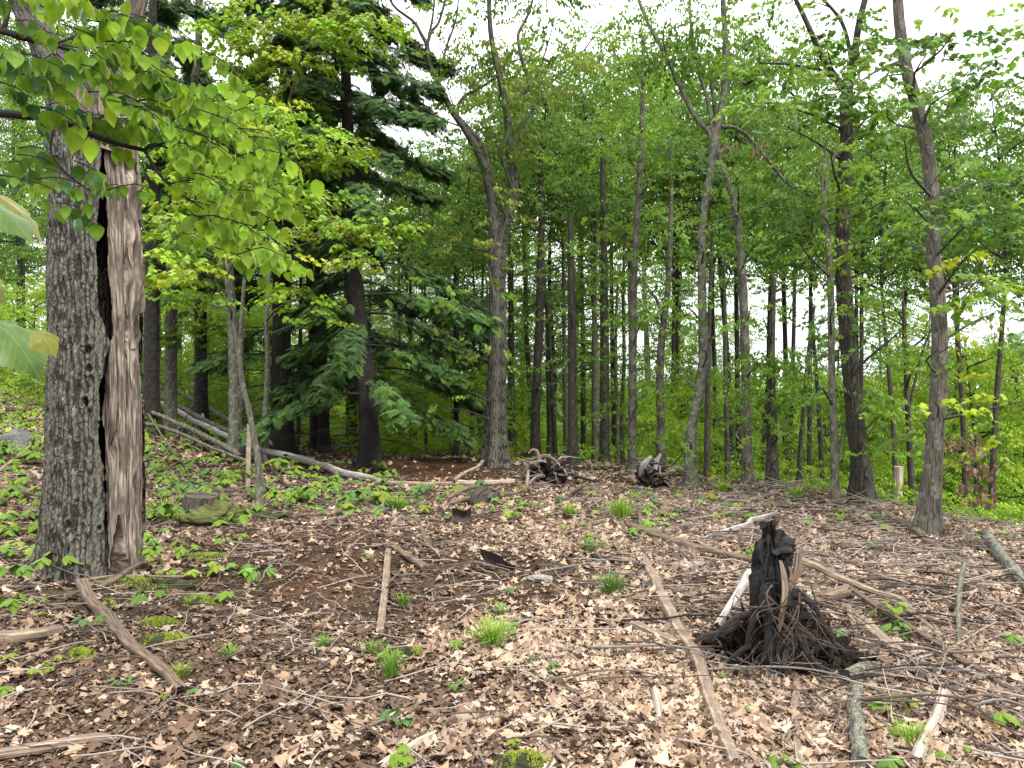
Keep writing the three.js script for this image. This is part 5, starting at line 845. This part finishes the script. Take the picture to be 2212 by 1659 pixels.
function slab(name, label, cat, cols, mat, thick = .012) {             // a curled sheet of bark with thickness; cols: [[px, pyTop, pyBottom, offset]]
  const b = ground(cols[Math.floor(cols.length / 2)][0], cols[Math.floor(cols.length / 2)][2]), t = thing(name, label, cat, b), d = -b.z, P = [], T = [], I = [], n = cols.length, m = 7;
  for (const side of [0, 1]) cols.forEach(([px, a, c, o], i) => { for (let j = 0; j < m; j++) { const f = j / (m - 1), p = W(px, lerp(a, c, f), d + o + .06 * Math.sin(f * 3.1) + side * thick + .008 * noise2(i * 2, j * 2, 0, 0, 5)); P.push(p.x, p.y, p.z); T.push(i / n, f); } });
  const q = (a, b2, c, e) => I.push(a, b2, c, a, c, e), N = n * m;
  for (let i = 0; i < n - 1; i++) for (let j = 0; j < m - 1; j++) { const a = i * m + j; q(a, a + 1, a + m + 1, a + m); q(N + a, N + a + m, N + a + m + 1, N + a + 1); }
  for (let i = 0; i < n - 1; i++) { const a = i * m; q(a, a + m, N + a + m, N + a); const e = a + m - 1; q(e, N + e, N + e + m, e + m); }
  for (let j = 0; j < m - 1; j++) { q(j, N + j, N + j + 1, j + 1); const e = (n - 1) * m + j; q(e, e + 1, N + e + 1, N + e); }
  const g = new THREE.BufferGeometry(); g.setAttribute('position', new THREE.Float32BufferAttribute(P, 3)); g.setAttribute('uv', new THREE.Float32BufferAttribute(T, 2)); g.setIndex(I); g.computeVertexNormals(); wpart(t, 'bark', g, mat); return t;
}
const PURPLE = woodMat([.13, .085, .08], [.31, .225, .205], 701, .005);
slab('bark_slab', 'dark purple-brown curled slab of bark standing on edge on the path', 'bark', [[1037, 1184, 1196, .1], [1046, 1188, 1212, .05], [1058, 1191, 1228, .02], [1072, 1196, 1236, 0], [1085, 1205, 1238, -.02], [1097, 1218, 1240, -.03], [1113, 1222, 1236, -.03]], PURPLE);
slab('bark_slab', 'small dark upright shard of bark on the path below the rotten stump', 'bark', [[976, 1096, 1124, .02], [990, 1100, 1128, 0], [1005, 1104, 1130, 0], [1018, 1094, 1132, .02]], PURPLE);

// ---------------------------------------------------------------- small plants
R = rng(9393);
const leafletGeo = [0, 1].map(i => blade(OUT.leaflet, 1, { fold: .3, droop: .4, wave: .03, seed: i, stations: 6 })), lobedGeo = [0, 1].map(i => blade(OUT.mapleFine, 1, { fold: .2, droop: .35, wave: .05, seed: i }));
const herbMats = [[.15, .31, .038], [.20, .36, .030], [.27, .38, .026], [.115, .26, .07]].map(c => leafMat(c, { through: .42, coat: .2, map: veins })), stemMat = new THREE.MeshStandardMaterial({ color: new THREE.Color().setRGB(.07, .09, .025), roughness: .9 });
const stemGeo = tube([V(0, 0, 0), V(.02, .5, .01), V(.05, 1, .02)], [.012, .01, .008], { sides: 5, step: .3 });
// whorls: a herb holding fingers of leaflets like an umbrella
function herb(kind, label, px, py, size, m, group) {
  const g = ground(px, py + size * .5), d = -g.z, k = d / FPX, w = size * k, t = thing('forest_herb', label, 'plant', g, group), mat = herbMats[m];
  const h = w * (kind === 'umbrella' ? .62 : .5), st = part(t, 'stem', stemGeo, stemMat); st.scale.set(w * .5, h, w * .5);
  const add = (geo, p, q, s) => { const l = part(t, 'leaf', geo, mat); l.position.copy(p); l.quaternion.copy(q); l.scale.setScalar(s); };
  if (kind === 'umbrella') {
    const arms = 3, a0 = U(0, 6.28);
    for (let i = 0; i < arms; i++) {
      const a = a0 + i * 2.094 + U(-.3, .3), r = w * .24, c = V(Math.sin(a) * -r + w * .025, h + U(0, .1) * w, Math.cos(a) * -r), n = 5;
      for (let j = 0; j < n; j++) { const b = a + (j - 2) * .62, s = w * (j === 2 ? .36 : .28) * U(.85, 1.15); add(leafletGeo[j % 2], c, euler(U(-.6, .0), b, U(-.2, .2)), s); }
    }
  } else if (kind === 'whorl') { const n = 6, a0 = U(0, 6); for (let j = 0; j < n; j++) add(leafletGeo[j % 2], V(w * .025, h, 0), euler(U(-.55, .05), a0 + j * 1.047 + U(-.2, .2), U(-.15, .15)), w * U(.42, .58)); }
  else if (kind === 'lobed') { const n = 7, a0 = U(0, 6); for (let j = 0; j < n; j++) add(lobedGeo[j % 2], V(U(-.22, .22) * w, h * U(.35, 1.15), U(-.22, .22) * w), euler(U(-.5, .1), a0 + j * .9 + U(-.3, .3), U(-.2, .2)), w * U(.26, .44)); }
  else { const n = 12; for (let j = 0; j < n; j++) add(leafletGeo[j % 2], V(U(-.3, .3) * w, h * U(.3, 1.1), U(-.3, .3) * w), euler(U(-.4, .2), U(0, 6.28), U(-.3, .3)), w * U(.25, .4)); }
  return t;
}
const HB = (l, ...a) => herb(a[0], l, ...a.slice(1));
HB('bright compound-leaved herb against the bark at the foot of the split oak', 'umbrella', 117, 1212, 98, 1);
HB('green compound-leaved herb beside the split oak, close to the frame edge', 'umbrella', 30, 1236, 90, 0);
HB('large compound-leaved herb at the frame edge above the grey log end', 'umbrella', 18, 1305, 95, 1);
HB('pale small herb beside the large one above the grey log end', 'umbrella', 78, 1302, 44, 1);
HB('tiny yellow seedling above the grey log end', 'lobed', 93, 1322, 36, 2);
HB('dense bluish-green herb beside the brown branch by the split oak', 'umbrella', 186, 1348, 76, 3);
HB('bright leaf whorl lying over the brown branch by the split oak', 'whorl', 218, 1326, 52, 1);
HB('compound-leaved herb between the brown branch and the root-like branch', 'umbrella', 316, 1290, 84, 0);
HB('yellowish small herb next to the root-like branch', 'umbrella', 232, 1304, 40, 2);
HB('wide compound-leaved herb at the hollow of the split oak', 'umbrella', 318, 1196, 76, 1);
HB('compound-leaved herb a step beyond the hollow of the split oak', 'umbrella', 393, 1186, 76, 1);
HB('drooping herb over the thin twig tip by the split oak', 'umbrella', 362, 1238, 52, 1);
HB('yellow-green pair of leaves on bare soil beyond the split oak', 'whorl', 462, 1222, 48, 2);
HB('leafy herb beside the moss below the old stump', 'umbrella', 478, 1166, 50, 1);
HB('lone leaf whorl at the edge of the reddish soil', 'whorl', 523, 1152, 40, 1);
HB('flat compound-leaved herb alone on the dark soil', 'umbrella', 560, 1243, 78, 0);
HB('small whorl herb on dark soil nearer than the flat lone one', 'whorl', 486, 1276, 56, 1);
HB('large yellow-green seedling over the bent thin twig', 'lobed', 112, 1418, 66, 2);
HB('pointed yellow-green seedling under the larger one by the bent twig', 'lobed', 70, 1444, 46, 2);
HB('yellow-green leaf sprig at the frame edge below the grey log end', 'whorl', 20, 1412, 40, 2);
HB('upright leaf sprig at the frame edge beside the bent thin twig', 'whorl', 8, 1482, 50, 1);
HB('dark round-leaved herb under the brown branch', 'bush', 260, 1462, 60, 3);
HB('three-leaved sprout at the lower tip of the brown branch', 'whorl', 422, 1486, 36, 3);
HB('yellow little sprout just before the lower tip of the brown branch', 'lobed', 350, 1498, 26, 2);
HB('small sprout with dark leaves past the lower tip of the brown branch', 'whorl', 402, 1508, 28, 0);
HB('pale four-leaved sprout by the thin twig at the bottom edge', 'whorl', 510, 1644, 40, 3);
HB('herb rosette under the old stump, partly in its moss', 'umbrella', 480, 1098, 56, 1);
HB('small clump of leaves on the dark soil above the sawn stick', 'bush', 780, 1192, 36, 3);
HB('pale small plant in the middle of the path below the curled bark', 'whorl', 1102, 1268, 36, 3);
HB('leafy plant in the path below the curled bark, nearer', 'bush', 1074, 1296, 50, 0);
HB('leafy plant overlapping the bright grass tuft', 'bush', 1104, 1344, 56, 0);
HB('lobed seedling left of the bright grass tuft on pale leaves', 'lobed', 984, 1380, 50, 1);
HB('strawberry-like plant at the head of the long grass tuft', 'bush', 852, 1398, 66, 1);
HB('feathery young plant on pale leaves beyond the red duff', 'bush', 1150, 1416, 44, 3);
HB('pale seedling with spread leaves beyond the red duff', 'lobed', 1200, 1430, 54, 3);
HB('clover-like clump beside the red duff', 'bush', 988, 1466, 48, 0);
HB('large bramble seedling with round leaves on the pale leaves', 'lobed', 864, 1524, 98, 3);
HB('large lobed seedling above the pale sawn log end', 'lobed', 860, 1602, 100, 1);
HB('little yellow-green sprout right of the red duff', 'lobed', 1187, 1542, 40, 2);
HB('yellow narrow-leaved sprig near the bottom edge centre', 'whorl', 1108, 1594, 40, 2);
HB('broad-leaved blue-green plant beside the charred stump', 'whorl', 1808, 1358, 66, 3);
HB('bushy green plant rising behind the long curving root branch', 'bush', 1922, 1302, 100, 1);
HB('bushy green plant hanging below the long curving root branch', 'bush', 1940, 1336, 84, 0);
HB('pale leafy plant beyond the charred stump', 'bush', 1616, 1180, 50, 1);
HB('dark leafy plant tucked against the side of the charred stump', 'bush', 1604, 1235, 44, 0);
HB('broad-leaved plant on the slope near the frame edge', 'whorl', 2184, 1370, 60, 0);
HB('pale plant far up the slope amid brown twigs', 'bush', 1886, 1170, 44, 3);
HB('lobed green plant beside the short flaky log', 'lobed', 1900, 1520, 70, 1);
HB('round-leaved green plant next to the lobed one by the flaky log', 'lobed', 1954, 1506, 66, 1);
HB('bright pointed-leaf plant at the frame edge over the slope', 'whorl', 2164, 1538, 84, 1);
HB('pointed-leaf plant at the bottom edge beside the bleached log', 'whorl', 1920, 1634, 90, 0);
HB('leafy plant at the far side of the bleached log bottom', 'lobed', 2036, 1624, 72, 1);
HB('leafy green plant at the bottom between pale pole and crooked branch', 'bush', 1690, 1630, 84, 0);
HB('small plant in front of the tan log by the charred stump', 'bush', 1554, 1450, 44, 0);
HB('single small plant amid pale leaves below the tan log', 'whorl', 1610, 1524, 36, 0);
HB('little sprout under the curled dark root', 'lobed', 1798, 1424, 40, 1);
HB('small plant at the bottom edge right of the bleached log', 'lobed', 2090, 1606, 60, 1);
HB('pale clump of leaves in front of the grass near the brown grey branch', 'bush', 1275, 1160, 56, 3);
HB('drooping leaf whorl on the slim white-blotched sapling side', 'whorl', 598, 990, 60, 1);
{
  const lab = 'small green herb carpeting the foot of the bank', grp = 'herbs at the foot of the bank';
  for (let i = 0; i < 120; i++) { let px, py; do { px = U(320, 850); py = U(955, 1125); } while (py < 965 + Math.max(0, px - 560) * .12 || (px > 560 && py > 1090)); herb(pick(['umbrella', 'umbrella', 'whorl']), lab, px, py, U(34, 66) * clamp((py - 820) / 250, .6, 1.1), pick([0, 1, 1, 2, 3]), grp); }
  const lab2 = 'small green herb on the bank behind the split oak', grp2 = 'herbs on the bank behind the split oak';
  for (let i = 0; i < 26; i++) herb(pick(['umbrella', 'whorl']), lab2, U(-10, 92), U(880, 1190), U(34, 62), pick([0, 1, 1, 2]), grp2);
  const lab3 = 'small green seedling along the far edge of the clearing', grp3 = 'seedlings along the clearing edge';
  for (let i = 0; i < 60; i++) { const px = U(850, 2050); herb(pick(['whorl', 'bush']), lab3, px, U(1035, 1110) + Math.max(0, px - 1650) * .12, U(18, 40), pick([0, 1, 1, 3, 2]), grp3); }
}
{ // low seedlings too many to count on the bank and along the brow
  const ros = [0, 1].map(k => { const g = []; for (let j = 0; j < 6; j++) g.push(place(leafletGeo[k], euler(U(-.5, .1), j * 1.047 + U(-.3, .3), 0), V(0, .4, 0), U(.4, .6))); return mergeGeometries(g); }), l = [[], []];
  for (let i = 0; i < 2600; i++) {
    const d = U(6, 17), left = R() < .7, x = left ? U(-11, -1.2) : U(-1, 6.5), z = -d, q = fbm(x * .8, z * .8, 3, 0, 0, 77); if (q < (left ? -.05 - .03 * (-x - 3) : .12) || near(BARE, x, z) > .3 || (!left && d < 8)) continue;
    l[i % 2].push({ p: V(x, height(x, z) + U(-.01, .03), z), q: euler(U(-.2, .2), U(0, 6.28), U(-.2, .2)), s: U(.07, .19), c: pick([[.13, .27, .035], [.17, .32, .03], [.23, .33, .024], [.09, .20, .035]]) });
  }
  const o = new THREE.Group(); o.name = 'seedling_cover'; o.userData = { kind: 'stuff', label: 'scattered green seedlings covering the bank and the far edge', category: 'ground cover' }; scene.add(o);
  l.forEach((e, i) => o.add(instanced('seedlings', ros[i], MAT.leaf, e)));
}
// grass tufts
const grassMat = leafMat([1, 1, 1], { through: .3, coat: .1 });
function tuft(label, px, py, wpx, hpx, hue, n = 90) {
  const g = ground(px, py), k = -g.z / FPX, t = thing('grass_tuft', label, 'grass', g), P = [], I = [], K = [];
  for (let i = 0; i < n; i++) {
    const a = U(0, 6.28), r = U(0, .3) * wpx * k, x = Math.cos(a) * r, z = Math.sin(a) * r, h = hpx * k * U(.5, 1.1), o = U(.2, .8) * wpx * k * .6, b = a + U(-.6, .6), dx = Math.cos(b) * o, dz = Math.sin(b) * o, w = U(.0016, .003) * (k / .0026), sx = -Math.sin(b) * w, sz = Math.cos(b) * w, c = tint(hue), q = P.length / 3;
    for (const [f, s] of [[0, 1], [.4, 1], [.75, .8], [1, .1]]) { const y = h * (f - .35 * f * f * f), u = f * f; P.push(x + dx * u - sx * s, y, z + dz * u - sz * s, x + dx * u + sx * s, y, z + dz * u + sz * s); K.push(...c, ...c); }
    for (let j = 0; j < 3; j++) { const e = q + j * 2; I.push(e, e + 1, e + 3, e, e + 3, e + 2); }
  }
  const geo = new THREE.BufferGeometry(); geo.setAttribute('position', new THREE.Float32BufferAttribute(P, 3)); geo.setAttribute('color', new THREE.Float32BufferAttribute(K, 3)); geo.setIndex(I); geo.computeVertexNormals();
  part(t, 'grass', geo, Object.assign(grassMat.clone(), { vertexColors: true }), 'stuff'); return t;
}
tuft('bright green grass tuft in the middle of the path', 1062, 1398, 110, 84, 'fresh', 220);
tuft('long-bladed grass tuft below the sawn stick', 846, 1466, 70, 90, 'mid', 110);
tuft('dark grass tuft under the dark branch near the splintered pole', 1322, 1286, 80, 66, 'deep', 130);
tuft('soft grass tuft at the far edge beside the thin grey stick', 1340, 1118, 80, 60, 'fresh', 120);
tuft('small pale grass tuft near the broken twig by the brow', 1232, 1112, 50, 36, 'fresh', 60);
tuft('grass tuft by the low soil bank, on pale leaves', 860, 1100, 80, 44, 'mid', 110);
tuft('mossy grass clump beside the lower tip of the brown branch', 384, 1466, 66, 46, 'olive', 110);
tuft('fine grass tuft on the dark soil near the sawn stick', 700, 1400, 50, 36, 'mid', 60);
tuft('fine blue-green grass patch on the dark soil', 806, 1412, 70, 40, 'mid', 60);
tuft('sparse grass tuft on soil beyond the mossy clump', 496, 1420, 60, 36, 'mid', 60);
tuft('yellowed arching grass by the old moss-grown stump', 352, 1120, 90, 60, 'olive', 150);
tuft('feathery pale green grass at the bottom by the bleached log', 1962, 1612, 90, 70, 'fresh', 140);
tuft('grass sprig beside the upper side of the sawn stick', 872, 1308, 44, 40, 'mid', 50);
tuft('grass tuft at the brow in front of the brownish grey tree', 1560, 1062, 60, 34, 'fresh', 70);
tuft('grass tuft at the brow beside the dark mottled trunk', 1720, 1078, 70, 36, 'fresh', 80);
tuft('grass tuft on the leaves near the brown grey branch', 1280, 1190, 60, 30, 'fresh', 60);
// moss cushions
const mossMat = new THREE.MeshStandardMaterial({ color: new THREE.Color().setRGB(.075, .085, .012), map: soilMap, bumpMap: soilBump, bumpScale: .03, roughness: 1 });
const mossTuft = tube([V(0, 0, 0), V(.1, .5, 0), V(.3, 1, .1)], [.12, .1, .03], { sides: 4, step: .4 }), mossLeaf = new THREE.MeshStandardMaterial({ roughness: 1 });
function moss(label, px, py, rx, rz, n = 260) {
  n *= 4;
  const g = ground(px, py), t = thing('moss_patch', label, 'moss', g); wpart(t, 'cushion', lump(g.clone().add(V(0, -.01, 0)), rx, .045, rz, Math.floor(px), .35, 2.5, 28), mossMat);
  const l = []; for (let i = 0; i < n; i++) { const a = U(0, 6.28), r = Math.sqrt(R()) * 1.1, x = g.x + Math.cos(a) * r * rx, z = g.z + Math.sin(a) * r * rz, y = height(x, z) + .035 * Math.max(0, 1 - r * r); l.push({ p: V(x, y, z), q: euler(U(-.6, .6), U(0, 6.28), U(-.6, .6)), s: U(.008, .02), c: tint('olive', .4).map((v, j) => v * [1.15, 1.1, .6][j]) }); }
  winstanced(t, 'shoots', mossTuft, mossLeaf, l);
}
moss('yellow-green moss along the foot of the split oak', 300, 1262, .42, .14, 420); moss('moss patch at the edge of the reddish soil', 530, 1112, .5, .3, 420);
moss('moss patch on the soil halfway along the brown branch', 344, 1348, .13, .08); moss('broad moss patch beside the brown branch', 350, 1384, .16, .11); moss('round dark moss cushion under the brown branch end nearest the yellow seedlings', 176, 1416, .085, .07);
moss('olive moss patch on dark soil beyond the broad moss patch', 430, 1300, .16, .1); moss('moss streak beside the yellow-green pair of leaves', 440, 1205, .26, .12); moss('small bright moss cushion right of the long grass tuft', 898, 1414, .07, .04, 140); moss('round moss cushion at the bottom edge', 1130, 1650, .11, .06, 260);

// clumps of dead brown leaves hanging on shrubs and in crowns
R = rng(5151);
function deadClump(label, px, py, d, r, n) {
  const c = W(px, py, d), k = d / FPX, t = thing('dead_leaf_clump', label, 'dead leaves', c), l = [];
  wpart(t, 'twig', tube([c.clone().add(V(.35, .3, -.1)), c.clone().add(V(.15, .16, 0)), c.clone().add(V(-.1, 0, .02))], [.008, .006, .003], { sides: 5, step: .08 }), MAT.darkStick);
  for (let i = 0; i < n; i++) { const a = U(0, 6.28), q = Math.sqrt(R()) * r * k; l.push({ p: V(c.x + Math.cos(a) * q * 1.2, c.y + U(-1, .6) * r * k * .8, c.z + Math.sin(a) * q), q: euler(-U(.6, 1.6), U(0, 6.28), U(-.5, .5)), s: U(.06, .11), c: [U(.13, .22), U(.088, .14), U(.065, .1)] }); }
  winstanced(t, 'dead_leaves', deadShapes[1], MAT.dry, l); return t;
}
deadClump('brown withered leaves hanging beside the big grey leaning tree', 2078, 948, 8.2, 34, 46); deadClump('withered brown leaves dangling under the other clump by the big grey tree', 2116, 1008, 8.2, 24, 40); deadClump('lowest clump of withered brown leaves by the big grey tree', 2112, 1058, 8.2, 32, 52);
deadClump('pinkish brown dead leaves high on the limb of the leaning pale tree', 1636, 316, 12, 20, 24); deadClump('small cluster of dead leaves at the fork of the leaning pale tree', 1572, 312, 12, 18, 20); deadClump('dead brown leaf cluster against the upper stem of the leaning pale tree', 1573, 130, 12.2, 12, 14);

renderer.render(scene, camera);
